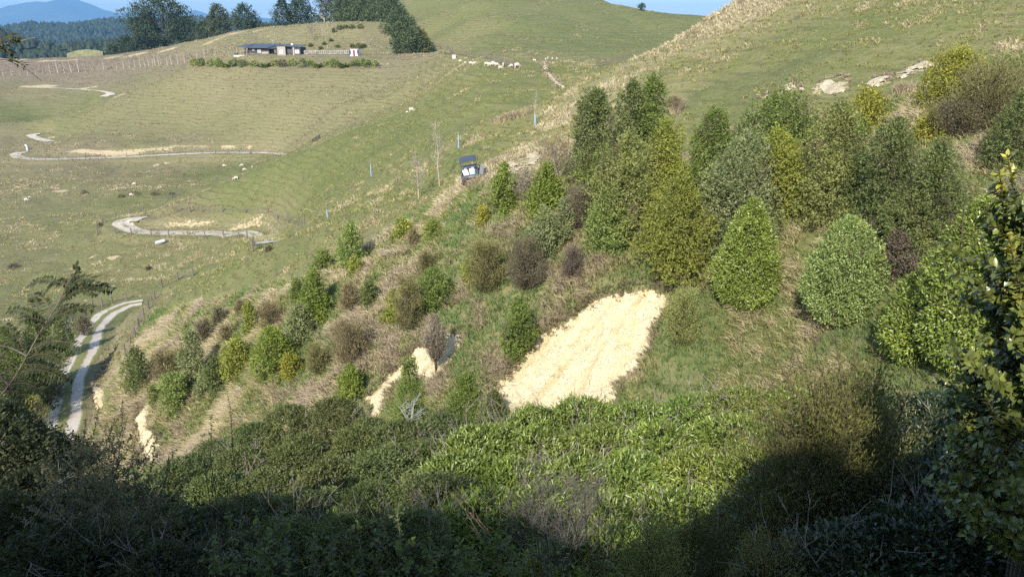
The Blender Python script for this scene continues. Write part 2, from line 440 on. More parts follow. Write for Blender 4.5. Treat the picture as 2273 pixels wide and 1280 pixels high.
# region values over the ground: dryness, brown scrub, bare soil
REG = [ # px, py, dry, brown
 (20,150,.6,.95),(100,160,.6,.95),(180,155,.6,.95),(250,155,.6,.95),(330,140,.6,.9),(400,135,.6,.8),(60,200,.5,.35),(200,230,.35,.05),(60,260,.3,.0),(330,170,.5,.3),(130,280,.45,.1),(30,320,.5,.5),
 (500,200,.66,.32),(700,200,.64,.26),(400,260,.5,.18),(600,260,.56,.22),(800,200,.62,.2),(850,250,.5,.1),(500,300,.46,.14),(300,310,.5,.2),(200,335,.62,.55),(450,330,.6,.5),(700,280,.58,.22),(620,230,.6,.28),(560,330,.55,.35),(880,215,.55,.1),(780,265,.55,.15),(940,195,.55,.05),
 (640,300,.55,.2),(960,170,.62,.05),(900,150,.6,.3),(700,140,.55,.4),(500,135,.55,.3),(350,130,.55,.4),(600,95,.72,.1),(450,95,.72,.1),(760,85,.7,.1),(820,90,.7,.25),(900,130,.6,.5),
 (1000,60,.33,.0),(1200,60,.3,.0),(1100,100,.28,.0),(1300,100,.3,.0),(1000,20,.36,.0),(1250,15,.36,.0),(1400,60,.3,.0),(1540,60,.25,.0),
 (100,380,.55,.4),(350,375,.55,.35),(200,430,.48,.25),(470,385,.2,.0),(540,370,.25,.0),(100,480,.42,.15),(300,450,.36,.05),(40,560,.48,.2),(180,500,.38,.08),(60,420,.5,.35),(230,395,.55,.4),
 (500,440,.30,.0),(600,400,.26,.0),(750,350,.22,.0),(900,300,.22,.0),(650,365,.2,.0),(820,290,.2,.0),(560,415,.25,.0),(700,330,.2,.0),(620,440,.3,.0),(1000,230,.42,.0),(1050,190,.5,.0),(1150,180,.42,.0),(1100,230,.36,.0),(1280,165,.4,.0),
 (450,490,.6,.4),(600,480,.55,.25),(350,490,.6,.4),(300,580,.52,.02),(450,560,.5,.0),(150,620,.5,.0),(380,610,.45,.0),
 (230,700,.3,.1),(290,720,.5,.35),(700,520,.42,.0),(500,630,.42,.0),(420,660,.42,.0),(850,440,.4,.0),(950,420,.38,.0),(1000,400,.36,.0),(1060,330,.3,.0),(1130,290,.48,.0),
 (1250,240,.88,.0),(1180,330,.8,.0),(1400,150,.88,.05),(1480,110,.86,.05),(1550,90,.88,.1),(1640,30,.95,.1),(1600,60,.9,.05),(1330,220,.9,.0),(1300,300,.8,.0),(1500,150,.5,.0),(1600,180,.4,.0),(1700,60,.55,.05),(1800,80,.42,.0),(1950,40,.38,.0),(2100,60,.4,.0),(2200,60,.45,.05),(1850,140,.42,.05),(1600,240,.35,.0),(1750,180,.45,.05),(2000,120,.4,.0),
 (900,560,.66,.2),(700,720,.7,.3),(800,620,.7,.25),(1000,480,.75,.1),(1000,640,.55,.15),(1100,700,.5,.15),(1250,600,.6,.15),(1350,600,.55,.15),(600,860,.66,.3),(450,920,.66,.3),(700,880,.7,.3),(850,700,.7,.25),
 (1600,700,.24,.05),(1750,800,.2,.1),(1500,850,.45,.2),(1750,500,.38,.05),(1800,650,.36,.1),(1560,760,.25,.05),(1650,850,.4,.1),(1900,780,.24,.15),(1700,740,.2,.05),(1800,860,.3,.1),(2000,300,.75,.2),(2100,330,.85,.2),(1950,250,.4,.0),(1150,820,.7,.25),(300,900,.7,.5),(100,900,.5,.5),(300,800,.7,.4),
 (1136,1300,.4,.5),(500,1300,.4,.5),(1900,1300,.4,.5),(50,1250,.4,.5),
]
rp = []
for px, py, d, br in REG:
    h = hit(px, py, 8.0) if py < 1290 else Vector((US(px, 1280)[0] * 14, 14, 0))
    rp.append((h.x / h.y, math.log(h.y), d, br))
rp = np.array(rp)
def region(u, l):
    q = np.stack([np.ravel(u) / 0.06, np.ravel(l) / 0.09], 1)
    A = np.stack([rp[:, 0] / 0.06, rp[:, 1] / 0.09], 1)
    o1 = np.empty(len(q)); o2 = np.empty(len(q))
    for i in range(0, len(q), 30000):
        b = q[i:i + 30000]
        D2 = ((b[:, None, :] - A[None]) ** 2).sum(2) + 0.15
        W = D2 ** -1.7
        W /= W.sum(1, keepdims=True)
        o1[i:i + 30000] = W @ rp[:, 2]; o2[i:i + 30000] = W @ rp[:, 3]
    return o1.reshape(np.shape(u)), o2.reshape(np.shape(u))
dryG, brownG = region(gu, gl)
bareG = np.zeros_like(dryG)
def soil_patch(px, py, wpx, hpx, amount=0.75):
    """a bare patch of subsoil on the ground, wpx by hpx photo pixels"""
    h = hit(px, py)
    s0 = h.z / h.y
    rx = 0.5 * wpx / F * axis_depth(h.y, s0)
    a = hit(px, py + hpx * 0.5); b = hit(px, py - hpx * 0.5)
    ry = min(max(0.25, abs(b.y - a.y) * 0.5), rx * .9)
    d = ((GX - h.x) / rx) ** 2 + ((GY - h.y) / ry) ** 2
    np.maximum(bareG, amount * np.clip(1.6 - d, 0, 1), out=bareG)
for q in [(85,193,90,5),(195,196,50,5),(262,213,40,6),(115,305,26,5),(225,338,180,12),(330,330,120,10,.6),(420,325,90,6,.55),(507,328,28,12,.9),(555,331,16,10,.8),(345,367,16,9,.8),(372,362,12,6,.8),(132,424,36,6,.8),(44,419,10,4,.7),
          (205,570,18,6,.8),(254,571,32,9,.9),(420,498,120,9,.65),(540,502,110,9,.65),(335,497,20,10,.7),(300,480,8,5,.5),
          (1170,372,70,14,.55),(1145,384,50,10,.55),
          (1192,178,16,14,.5),(1750,200,50,16,.6),(1840,192,90,22,.6),(1950,186,60,16,.6),(2030,156,90,14,.6),(1160,360,90,20,.5),(1660,210,20,8,.6),(1765,226,40,6,.5),
          (1030,130,40,4,.6),(1065,137,40,4,.62),(1085,143,30,4,.62),(1012,126,14,4,.7),
          (330,945,30,80,.85),(325,905,26,30,.7),(215,880,16,40,.7),(345,990,24,40,.8),(230,850,10,30,.5),
          (370,112,50,5,.7),(300,121,60,5,.7),(500,80,120,3,.6),(580,67,80,3,.6),(130,135,120,4,.6),(30,133,80,4,.7),(250,128,60,5,.6)]:
    soil_patch(*q)
for _ in range(70):
    soil_patch(random.uniform(150, 430), random.uniform(560, 690), random.uniform(3, 7), random.uniform(2, 3), 0.8)
GZ0 = GZ.copy()
GZ = GZ - scoop
SG = GZ / GY
bareG = np.maximum(bareG, cutG * .56); brownG = np.maximum(brownG, cutG * .6)
idx = np.arange(len(UG) * len(LG)).reshape(len(UG), len(LG))
quads = np.stack([idx[:-1, :-1], idx[1:, :-1], idx[1:, 1:], idx[:-1, 1:]], -1).reshape(-1, 4)
terr = np_mesh('terrain', np.stack([GX, GY, GZ], -1).reshape(-1, 3), quads, M_TERR, smooth=True,
               attrs={'dry': dryG.ravel(), 'brown': brownG.ravel(), 'bare': bareG.ravel()})
tag(terr, kind='structure')

# unseen bank added behind the viewpoint, crest shaped to shade the scrub in front
bx = np.linspace(-70, 70, 141); by = np.linspace(-70, 2.52, 100)
BX, BY = np.meshgrid(bx, by, indexing='ij')
def smooth(x): x = np.clip(x, 0, 1); return x * x * (3 - 2 * x)
rise = 7.9 - 0.35 * smooth((BX + 5.2) / 1.0) + 1.0 * smooth((BX + 2.9) / 1.5) - 1.7 * np.exp(-((BX + 3.7) / 0.3) ** 2) - 0.8 * np.exp(-((BX - 0.1) / 0.9) ** 2) + 2.2 * smooth((BX - 1.0) / 1.2) + 0.22 * np.sin(BX * 2.9) + 0.18 * np.sin(BX * 5.3 + 1) - 1.4 * smooth((-BX - 13) / 7)
BZ = -1.75 - 0.25 * np.clip(BY + 1, 0, 5) + rise * smooth((-BY - 1.2) / 6.0) + 0.12 * np.clip(-BY - 8, 0, 100)
BZ -= 0.02 + 0.35 * np.abs(BX) * smooth((BY + 1) / 3.5) * 0.12
fl = BY > 2.2
idx = np.arange(BX.size).reshape(BX.shape)
quads = np.stack([idx[:-1, :-1], idx[1:, :-1], idx[1:, 1:], idx[:-1, 1:]], -1).reshape(-1, 4)
d_, b_ = np.full(BX.shape, .45), np.full(BX.shape, .4)
tag(np_mesh('hillside', np.stack([BX, BY, BZ], -1).reshape(-1, 3), quads, M_TERR, smooth=True,
    attrs={'dry': d_.ravel(), 'brown': b_.ravel(), 'bare': np.zeros(BX.size)}), kind='structure')  # added out of view for the shadow it casts

# ------------------------------------------------------------------ value noise for shaping geometry
_perm = rng.random((256, 256))
def vn(x, y):
    xi = np.floor(x).astype(int); yi = np.floor(y).astype(int)
    fx = x - xi; fy = y - yi
    fx = fx * fx * (3 - 2 * fx); fy = fy * fy * (3 - 2 * fy)
    a = _perm[xi & 255, yi & 255]; b = _perm[(xi + 1) & 255, yi & 255]
    c = _perm[xi & 255, (yi + 1) & 255]; d = _perm[(xi + 1) & 255, (yi + 1) & 255]
    return (a * (1 - fx) + b * fx) * (1 - fy) + (c * (1 - fx) + d * fx) * fy - 0.5
def fbm(x, y, o=4, g=0.5):
    s = 0; a = 1.0
    for k in range(o):
        s = s + a * vn(x * 2 ** k + 17.3 * k, y * 2 ** k + 9.1 * k); a *= g
    return s
# ------------------------------------------------------------------ gravel roads draped on the ground
def road_mat():
    m, t, b, o = new_mat('gravel')
    P = pos(t)
    ac = N(t, 'ShaderNodeAttribute', attribute_name='across').outputs['Fac']
    grass = N(t, 'ShaderNodeAttribute', attribute_name='verge').outputs['Fac']
    f = noise(t, 2.2, 8, 0.8, P); g = noise(t, 0.35, 5, 0.65, P)
    c = mixc(t, f, (0.34, 0.305, 0.26), (0.66, 0.60, 0.52))
    c = mixc(t, ramp(t, g, 0.42, 0.62, 0, 0.45), c, (0.40, 0.33, 0.23))
    gr = mixc(t, f, (0.10, 0.13, 0.04), (0.26, 0.24, 0.11))
    a = mth(t, 'ABSOLUTE', ac)
    mid = ramp(t, a, 0.40, 0.10)
    edge = ramp(t, a, 0.66, 0.95)
    k = mth(t, 'MAXIMUM', mth(t, 'MULTIPLY', mid, grass), edge)
    k = ramp(t, mth(t, 'ADD', k, mth(t, 'MULTIPLY', mth(t, 'ADD', mth(t, 'SUBTRACT', f, 0.5), mth(t, 'SUBTRACT', g, 0.5)), 1.3)), 0.32, 0.66)
    c = mixc(t, k, c, gr)
    t.links.new(c, b.inputs['Base Color']); b.inputs['Roughness'].default_value = 0.95
    b.inputs['Specular IOR Level'].default_value = 0.1
    bump(t, b, f, 0.5, 0.06)
    return m
M_ROAD = road_mat()
def road(S, width, name, grass=1.0, lift=0.10):
    S2 = S[:, :2]
    T = np.gradient(S2, axis=0); T /= np.linalg.norm(T, axis=1)[:, None] + 1e-9
    Nn = np.stack([T[:, 1], -T[:, 0]], 1)
    k = np.linspace(-1, 1, 13)
    wob = 1 + 0.08 * np.sin(np.arange(len(S)) * 0.21) + 0.05 * np.sin(np.arange(len(S)) * 0.77)
    X = S[:, 0, None] + Nn[:, 0, None] * k * (width / 2 * wob)[:, None]
    Y = S[:, 1, None] + Nn[:, 1, None] * k * (width / 2 * wob)[:, None]
    Z = np.maximum(gz_arr(X, Y), S[:, 2:3] * .7 + gz_arr(X, Y) * .3) + lift * (1 - .85 * np.abs(k) ** 4) - .05 * np.exp(-((np.abs(k) - .5) / .18) ** 2)
    idx = np.arange(X.size).reshape(X.shape)
    q = np.stack([idx[:-1, :-1], idx[1:, :-1], idx[1:, 1:], idx[:-1, 1:]], -1).reshape(-1, 4)
    o = np_mesh(name, np.stack([X, Y, Z], -1).reshape(-1, 3), q, M_ROAD, smooth=True,
                attrs={'across': np.broadcast_to(k, X.shape).ravel(), 'verge': np.full(X.size, grass)})
    tag(o, kind='structure')
    return o
for S_, (p_, w_, n_, g_) in zip(RD, ROADS): road(S_, w_, n_, g_)

# ------------------------------------------------------------------ bare slips of yellow mudstone
def slip_mat():
    m, t, b, o = new_mat('yellow_mudstone')
    P = pos(t)
    # runnels follow the fall of the face
    dn_ = Vector((-.62, -.60, -.50)).normalized(); e1 = dn_.cross(Vector((0, 0, 1))).normalized(); e2 = dn_.cross(e1)
    cx = t.nodes.new('ShaderNodeCombineXYZ')
    for i_, (ax, sc_) in enumerate(((dn_, .22), (e1, 1.5), (e2, 1.2))):
        vm = t.nodes.new('ShaderNodeVectorMath'); vm.operation = 'DOT_PRODUCT'; t.links.new(P, vm.inputs[0]); vm.inputs[1].default_value = ax
        t.links.new(mth(t, 'MULTIPLY', vm.outputs['Value'], sc_), cx.inputs[i_])
    st = noise(t, 0.8, 6, 0.62, cx.outputs[0], 0.5)
    f = noise(t, 2.8, 6, 0.7, P)
    ff = noise(t, 9.0, 4, 0.7, P)
    c = mixc(t, ramp(t, f, 0.35, 0.65), (0.53, 0.445, 0.265), (0.72, 0.64, 0.44))
    c = mixc(t, ramp(t, st, 0.50, 0.62, 0, 0.85), c, (0.50, 0.40, 0.215))
    c = mixc(t, ramp(t, ff, 0.55, 0.75, 0, 0.6), c, (0.77, 0.70, 0.53))
    vo = t.nodes.new('ShaderNodeTexVoronoi'); vo.feature = 'DISTANCE_TO_EDGE'
    vo.inputs['Scale'].default_value = 4.2
    wv = mixc(t, 0.35, P, t.nodes.new('ShaderNodeTexNoise').outputs[1]) if False else None
    dn = t.nodes.new('ShaderNodeTexNoise'); dn.inputs['Scale'].default_value = 1.5; t.links.new(P, dn.inputs['Vector'])
    va = t.nodes.new('ShaderNodeVectorMath'); va.operation = 'ADD'; t.links.new(P, va.inputs[0]); t.links.new(dn.outputs['Color'], va.inputs[1])
    t.links.new(va.outputs[0], vo.inputs['Vector'])
    cr = mth(t, 'MULTIPLY', ramp(t, vo.outputs['Distance'], 0.035, 0.0), ramp(t, f, 0.45, 0.55))
    c = mixc(t, mth(t, 'MULTIPLY', cr, 0.38), c, (0.34, 0.24, 0.12))
    t.links.new(c, b.inputs['Base Color']); b.inputs['Roughness'].default_value = 0.95
    b.inputs['Specular IOR Level'].default_value = 0.08
    h = mth(t, 'ADD', mth(t, 'MULTIPLY', f, 1.0), mth(t, 'MULTIPLY', ff, 0.35))
    h = mth(t, 'SUBTRACT', h, mth(t, 'MULTIPLY', cr, 0.5))
    bump(t, b, h, 0.8, 0.22)
    return m
M_SLIP = slip_mat()
def slip(poly, name='bare_slip', step=0.09, mat=None, jit=10, rgh=1.0):
    pts = [hit(x, y) for x, y in poly]
    x0 = min(p.x for p in pts) - .5; x1 = max(p.x for p in pts) + .5
    y0 = min(p.y for p in pts) - .5; y1 = max(p.y for p in pts) + .5
    nx = int((x1 - x0) / step); ny = int((y1 - y0) / step)
    X, Y = np.meshgrid(np.linspace(x0, x1, nx), np.linspace(y0, y1, ny), indexing='ij')
    Z = gz_arr(X, Y)
    px, py = proj_arr(X, Y, Z)
    jx = fbm(X * 1.8, Y * 1.8, 5, 0.7) * jit; jy = fbm(X * 1.8 + 40, Y * 1.8, 5, 0.7) * jit
    ins = inside(px + jx, py + jy, poly)
    rough = 0.14 + 0.30 * (fbm(X * 0.7, Y * 0.7, 3) + 0.2) + 0.2 * np.abs(fbm(X * 1.5 + 5, Y * 1.5, 4, 0.6)) + 0.12 * np.abs(vn(X * 5, Y * 5)) 
    if mat is not None: ins &= fbm(X * .9 + 7, Y * .9, 4, .6) < .26
    ew = ins.astype(float)
    for _ in range(6): ew = (ew + np.roll(ew, 1, 0) + np.roll(ew, -1, 0) + np.roll(ew, 1, 1) + np.roll(ew, -1, 1)) / 5
    ew = np.clip((ew - .5) * 2, 0, 1)
    Z = Z + .04 + np.maximum(rough * rgh, 0.02) * ew
    idx = np.arange(X.size).reshape(X.shape)
    q = np.stack([idx[:-1, :-1], idx[1:, :-1], idx[1:, 1:], idx[:-1, 1:]], -1)
    keep = ins[:-1, :-1] & ins[1:, :-1] & ins[1:, 1:] & ins[:-1, 1:]
    q = q[keep]
    used, inv = np.unique(q, return_inverse=True)
    V = np.stack([X, Y, Z], -1).reshape(-1, 3)[used]
    tag(np_mesh(name, V, inv.reshape(-1, 4), mat or M_SLIP, smooth=False), kind='structure')
for k in SLIPS: slip(SLIPS[k])
M_ROCK = M_SLIP.copy(); M_ROCK.name = 'pale_rock'
for n_ in M_ROCK.node_tree.nodes:
    if n_.type == 'MIX' and not n_.inputs[7].is_linked:
        c_ = n_.inputs[7].default_value; g_ = (c_[0] + c_[1] + c_[2]) / 3
        n_.inputs[7].default_value = (c_[0] * .45 + g_ * .34, c_[1] * .45 + g_ * .33, c_[2] * .45 + g_ * .29, 1)
for k in ROCKS: slip(ROCKS[k], 'rock_outcrop' if k != 'k' else 'bare_track', .12, M_ROCK, 6 if k != 'k' else 3, .5)

# ------------------------------------------------------------------ far country: plain, forest hills, mountains, air
def forest_mat():
    m, t, b, o = new_mat('forest_floor')
    P = pos(t)
    f = noise(t, 0.02, 6, 0.7, P)
    c = mixc(t, f, (0.020, 0.032, 0.016), (0.055, 0.07, 0.03))
    t.links.new(c, b.inputs['Base Color']); b.inputs['Roughness'].default_value = 1.0
    b.inputs['Specular IOR Level'].default_value = 0.0
    return m
M_FOREST = forest_mat()
M_MOUNT = plain('mountain_rock', (0.10, 0.115, 0.09), 1.0, 0.4, 0.0008, 0.0)
FAR_Z = -230.0
tag(np_mesh('far_plain', [(-40000, 500, FAR_Z), (40000, 500, FAR_Z), (40000, 21000, FAR_Z), (-40000, 21000, FAR_Z)], np.array([[0, 1, 2, 3]]), M_FOREST), kind='structure')

def ridge(name, prof, Y, thick, mat, nx=300, ny=60, rough=0.12, fs=0.004, base=FAR_Z):
    """a long hill whose crest has the given skyline; prof = [(px, py)] seen at distance Y"""
    pu = np.array([US(p, q) for p, q in prof])
    u = np.linspace(pu[0, 0], pu[-1, 0], nx)
    crest = np.interp(u, pu[:, 0], pu[:, 1]) * Y
    v = np.linspace(-1, 1, ny)
    Uu, Vv = np.meshgrid(u, v, indexing='ij')
    X = Uu * Y; YY = Y + Vv * thick
    fall = np.clip(1 - np.abs(Vv) ** 1.25, 0, 1)
    n = fbm(X * fs, YY * fs, 5, 0.55)
    H = crest[:, None] - base
    Z = base - 5 + (H + 5) * fall * (1 + rough * 2 * n * (1 - fall ** 2)) + n * rough * H * 0.25 * (np.abs(Vv) > 0.03)
    idx = np.arange(X.size).reshape(X.shape)
    q = np.stack([idx[:-1, :-1], idx[1:, :-1], idx[1:, 1:], idx[:-1, 1:]], -1).reshape(-1, 4)
    o = np_mesh(name, np.stack([X, YY, Z], -1).reshape(-1, 3), q, mat, smooth=True)
    tag(o, kind='structure')
    return X, YY, Z
ridge('mountains', [(-900,60),(-500,30),(-200,35),(-60,28),(0,21),(18,18),(45,21),(62,14),(76,7),(95,5),(112,8),(122,11),(130,6),(145,3),(162,1),(178,5),(200,13),(220,20),(240,25),(258,30),(272,31),(290,26),(310,24),(350,28),(400,29),(418,26),(432,22),(445,26),(458,31),(500,33),(540,34),(565,38),(600,41),(640,48),(700,55),(800,70),(1000,80),(1500,85)], 15000, 4200, M_MOUNT, 420, 90, 0.22, 0.0006)
hillsF = [ridge('forested_hills', [(-900,70),(-400,60),(-100,66),(0,64),(45,61),(75,55),(110,58),(150,60),(190,58),(215,53),(245,49),(270,49),(300,51),(400,50),(430,43),(470,46),(520,52),(600,58),(700,68),(900,80)], 2600, 900, M_FOREST, 260, 60, 0.14, 0.003),
          ridge('forested_hills', [(-900,90),(-200,80),(-60,72),(0,72),(25,80),(60,96),(110,103),(160,104),(230,100),(300,98),(360,96),(450,92),(560,90),(800,100)], 1000, 260, M_FOREST, 200, 40, 0.1, 0.008)]
# a grassy clearing on the nearer forested hill
ridge('hill_clearing', [(148,109),(165,104.5),(180,102),(195,101),(212,102.5),(228,106)], 850, 26, plain('clearing_grass', (0.17, 0.165, 0.075), 0.95, 0.3, 0.3), 40, 24, 0.02, 0.02)

def cones(X, Y, Z, n, h, rad, name, band):
    """distant forest: many small firs with ragged, pointed crowns"""
    i = rng.integers(0, X.shape[0] - 1, n); j = rng.integers(0, int(X.shape[1] * band), n)
    a, b = rng.random(n), rng.random(n)
    px = X[i, j] * (1 - a) + X[i + 1, j] * a; py = Y[i, j] * (1 - b) + Y[i, j + 1] * b
    pz = (Z[i, j] * (1 - a) + Z[i + 1, j] * a) * (1 - b) + (Z[i, j + 1] * (1 - a) + Z[i + 1, j + 1] * a) * b
    hh = h * rng.uniform(0.6, 1.25, n); rr = rad * rng.uniform(0.7, 1.3, n)
    k = 6
    ang = np.arange(k) * 2 * math.pi / k
    V = np.zeros((n, 2 * k + 1, 3))
    for m_ in range(k):
        rj = rr * rng.uniform(0.7, 1.2, n)
        V[:, m_, 0] = px + rj * math.cos(ang[m_]); V[:, m_, 1] = py + rj * math.sin(ang[m_]); V[:, m_, 2] = pz + hh * 0.05
        V[:, k + m_, 0] = px + .62 * rj * math.cos(ang[m_] + .4); V[:, k + m_, 1] = py + .62 * rj * math.sin(ang[m_] + .4); V[:, k + m_, 2] = pz + hh * rng.uniform(.4, .6, n)
    V[:, 2 * k, 0] = px; V[:, 2 * k, 1] = py; V[:, 2 * k, 2] = pz + hh
    base = (np.arange(n) * (2 * k + 1))[:, None]
    fq = np.concatenate([base + np.array([m_, (m_ + 1) % k, k + (m_ + 1) % k, k + m_]) for m_ in range(k)])
    ft = np.concatenate([base + np.array([k + m_, k + (m_ + 1) % k, 2 * k]) for m_ in range(k)])
    tint = np.repeat(rng.random(n), 2 * k + 1)
    o = np_mesh(name, V.reshape(-1, 3), [fq, ft], M_NEEDLE, attrs={'tint': tint}, color=(0.038, 0.052, 0.026))
    tag(o, 'dark pine forest covering the far hills below the blue mountains' if band > .4 else 'dark pine forest on the near valley hills at left', 'forest', kind='stuff')
cones(*hillsF[0], 16000, 15, 8, 'distant_forest', 0.56)
cones(*hillsF[1], 9000, 9, 4.5, 'distant_forest', 0.55)

hz = bpy.data.materials.new('air'); hz.use_nodes = True
t = hz.node_tree
for n_ in list(t.nodes):
    if n_.type == 'BSDF_PRINCIPLED': t.nodes.remove(n_)
vol = t.nodes.new('ShaderNodeVolumePrincipled')
vol.inputs['Color'].default_value = (0.25, 0.56, 1.0, 1)
vol.inputs['Density'].default_value = 9e-5
vol.inputs['Anisotropy'].default_value = 0.0
t.links.new(vol.outputs[0], t.nodes['Material Output'].inputs['Volume'])
hx0, hx1, hy0, hy1, hz0, hz1 = -45000, 45000, -200, 21500, FAR_Z - 40, 900
hv = [(x, y, z) for z in (hz0, hz1) for y in (hy0, hy1) for x in (hx0, hx1)]
ho = np_mesh('haze', hv, np.array([[0, 1, 3, 2][::-1], [4, 5, 7, 6], [0, 1, 5, 4], [2, 3, 7, 6][::-1], [0, 2, 6, 4][::-1], [1, 3, 7, 5]]), hz)
tag(ho, 'thin blue air between the hills and the far mountains', 'haze', kind='stuff')

# ------------------------------------------------------------------ foliage builders
def unit(a): return a / (np.linalg.norm(a, axis=-1, keepdims=True) + 1e-9)
def leaves(P, D, Nn, L, W, fold=0.15, curl=0.0, detail=False):
    """P base points, D leaf direction, Nn leaf normal, L length and W width arrays -> verts, tris"""
    n = len(P)
    D = unit(D); B = unit(np.cross(Nn, D)); Nn = np.cross(D, B)
    L = np.broadcast_to(L, (n,))[:, None]; W = np.broadcast_to(W, (n,))[:, None]
    if not detail:
        V = np.stack([P, P + D * L * .45 + B * W * .5 + Nn * W * fold, P + D * L - Nn * L * curl, P + D * L * .45 - B * W * .5 + Nn * W * fold], 1)
        b = np.arange(n)[:, None] * 4
        return V.reshape(-1, 3), np.concatenate([b + np.array([0, 3, 2]), b + np.array([0, 2, 1])]), 4
    V = np.stack([P, P + D * L * .28 + B * W * .42 + Nn * W * fold, P + D * L * .62 + B * W * .46 + Nn * (W * fold - L * curl * .4),
                  P + D * L - Nn * L * curl, P + D * L * .62 - B * W * .46 + Nn * (W * fold - L * curl * .4), P + D * L * .28 - B * W * .42 + Nn * W * fold,
                  P + D * L * .48 - Nn * L * curl * .2], 1)
    b = np.arange(n)[:, None] * 7
    tri = [[0, 5, 6], [5, 4, 6], [4, 3, 6], [3, 2, 6], [2, 1, 6], [1, 0, 6]]
    return V.reshape(-1, 3), np.concatenate([b + np.array(q) for q in tri]), 7

def tube(paths, k=4):
    """paths: list of (pts (n,3), radii (n,)) -> verts, quads"""
    Vs, Fs, off = [], [], 0
    for P, r in paths:
        P = np.asarray(P, float); n = len(P)
        T = unit(np.gradient(P, axis=0))
        ref = np.where(np.abs(T[:, 2:3]) < 0.9, np.array([[0, 0, 1.0]]), np.array([[1.0, 0, 0]]))
        A = unit(np.cross(T, ref)); Bv = np.cross(T, A)
        ang = np.arange(k) * 2 * math.pi / k
        V = P[:, None] + (A[:, None] * np.cos(ang)[None, :, None] + Bv[:, None] * np.sin(ang)[None, :, None]) * np.asarray(r)[:, None, None]
        idx = off + np.arange(n * k).reshape(n, k)
        q = np.stack([idx[:-1], np.roll(idx[:-1], -1, 1), np.roll(idx[1:], -1, 1), idx[1:]], -1).reshape(-1, 4)
        Vs.append(V.reshape(-1, 3)); Fs.append(q); off += n * k
    return np.concatenate(Vs), np.concatenate(Fs)

def branches(h, r0, n, spread, seed, lean=(0, 0), sub=3, up=0.5, start=0.15, multi=1, sub2=0):
    """bare stems with limbs and twigs -> list of paths; also returns tip points"""
    g = np.random.default_rng(seed); paths = []; tips = []
    for m_ in range(multi):
        a0 = g.uniform(0, 6.28); sp = 0 if multi == 1 else spread * g.uniform(.2, .7)
        k = 7; tt = np.linspace(0, 1, k)
        x = lean[0] * tt * h + math.cos(a0) * sp * tt + np.cumsum(g.normal(0, .012 * h, k)); y = lean[1] * tt * h + math.sin(a0) * sp * tt + np.cumsum(g.normal(0, .012 * h, k))
        x -= x[0]; y -= y[0]
        hh = h * (1 if multi == 1 else g.uniform(.75, 1.0))
        P = np.stack([x, y, tt * hh], 1)
        paths.append((P, r0 * (1 - .85 * tt)))
        tips.append(P[-1])
        for i in range(max(1, n // multi)):
            t0 = g.uniform(start, .95); p0 = np.array([np.interp(t0, tt, P[:, c]) for c in range(3)])
            a = g.uniform(0, 6.28); ln = spread * (1.15 - t0 * .8) * g.uniform(.6, 1.1)
            d = np.array([math.cos(a), math.sin(a), up * g.uniform(.6, 1.6)]); d /= np.linalg.norm(d)
            k2 = 5; t2 = np.linspace(0, 1, k2)[:, None]
            Q = p0 + d * ln * t2 + np.array([0, 0, 1]) * ln * .25 * t2 ** 2 + np.cumsum(g.normal(0, .03 * ln, (k2, 3)), 0) * (t2 > 0)
            paths.append((Q, r0 * .42 * (1 - t0 * .6) * (1 - .8 * t2[:, 0])))
            tips.append(Q[-1])
            for j in range(sub):
                t3 = g.uniform(.25, 1); q0 = Q[0] + (Q[-1] - Q[0]) * t3
                q0 = np.array([np.interp(t3, t2[:, 0], Q[:, c]) for c in range(3)])
                d2 = unit(d + g.normal(0, .55, 3) + np.array([0, 0, .25])); l2 = ln * g.uniform(.25, .5)
                t4 = np.linspace(0, 1, 4)[:, None]
                S_ = q0 + d2 * l2 * t4 + np.cumsum(g.normal(0, .03 * l2, (4, 3)), 0) * (t4 > 0)
                paths.append((S_, r0 * .17 * (1 - .7 * t4[:, 0]))); tips.append(S_[-1])
                for q in range(sub2):
                    t5 = g.uniform(.2, 1); e0 = S_[0] + (S_[-1] - S_[0]) * t5
                    d3 = unit(d2 + g.normal(0, .6, 3) + np.array([0, 0, .2])); l3 = l2 * g.uniform(.4, .8)
                    E = e0 + d3 * l3 * np.linspace(0, 1, 3)[:, None]
                    paths.append((E, r0 * .1 * np.array([1, .8, .4]))); tips.append(E[-1])
    return paths, np.array(tips)

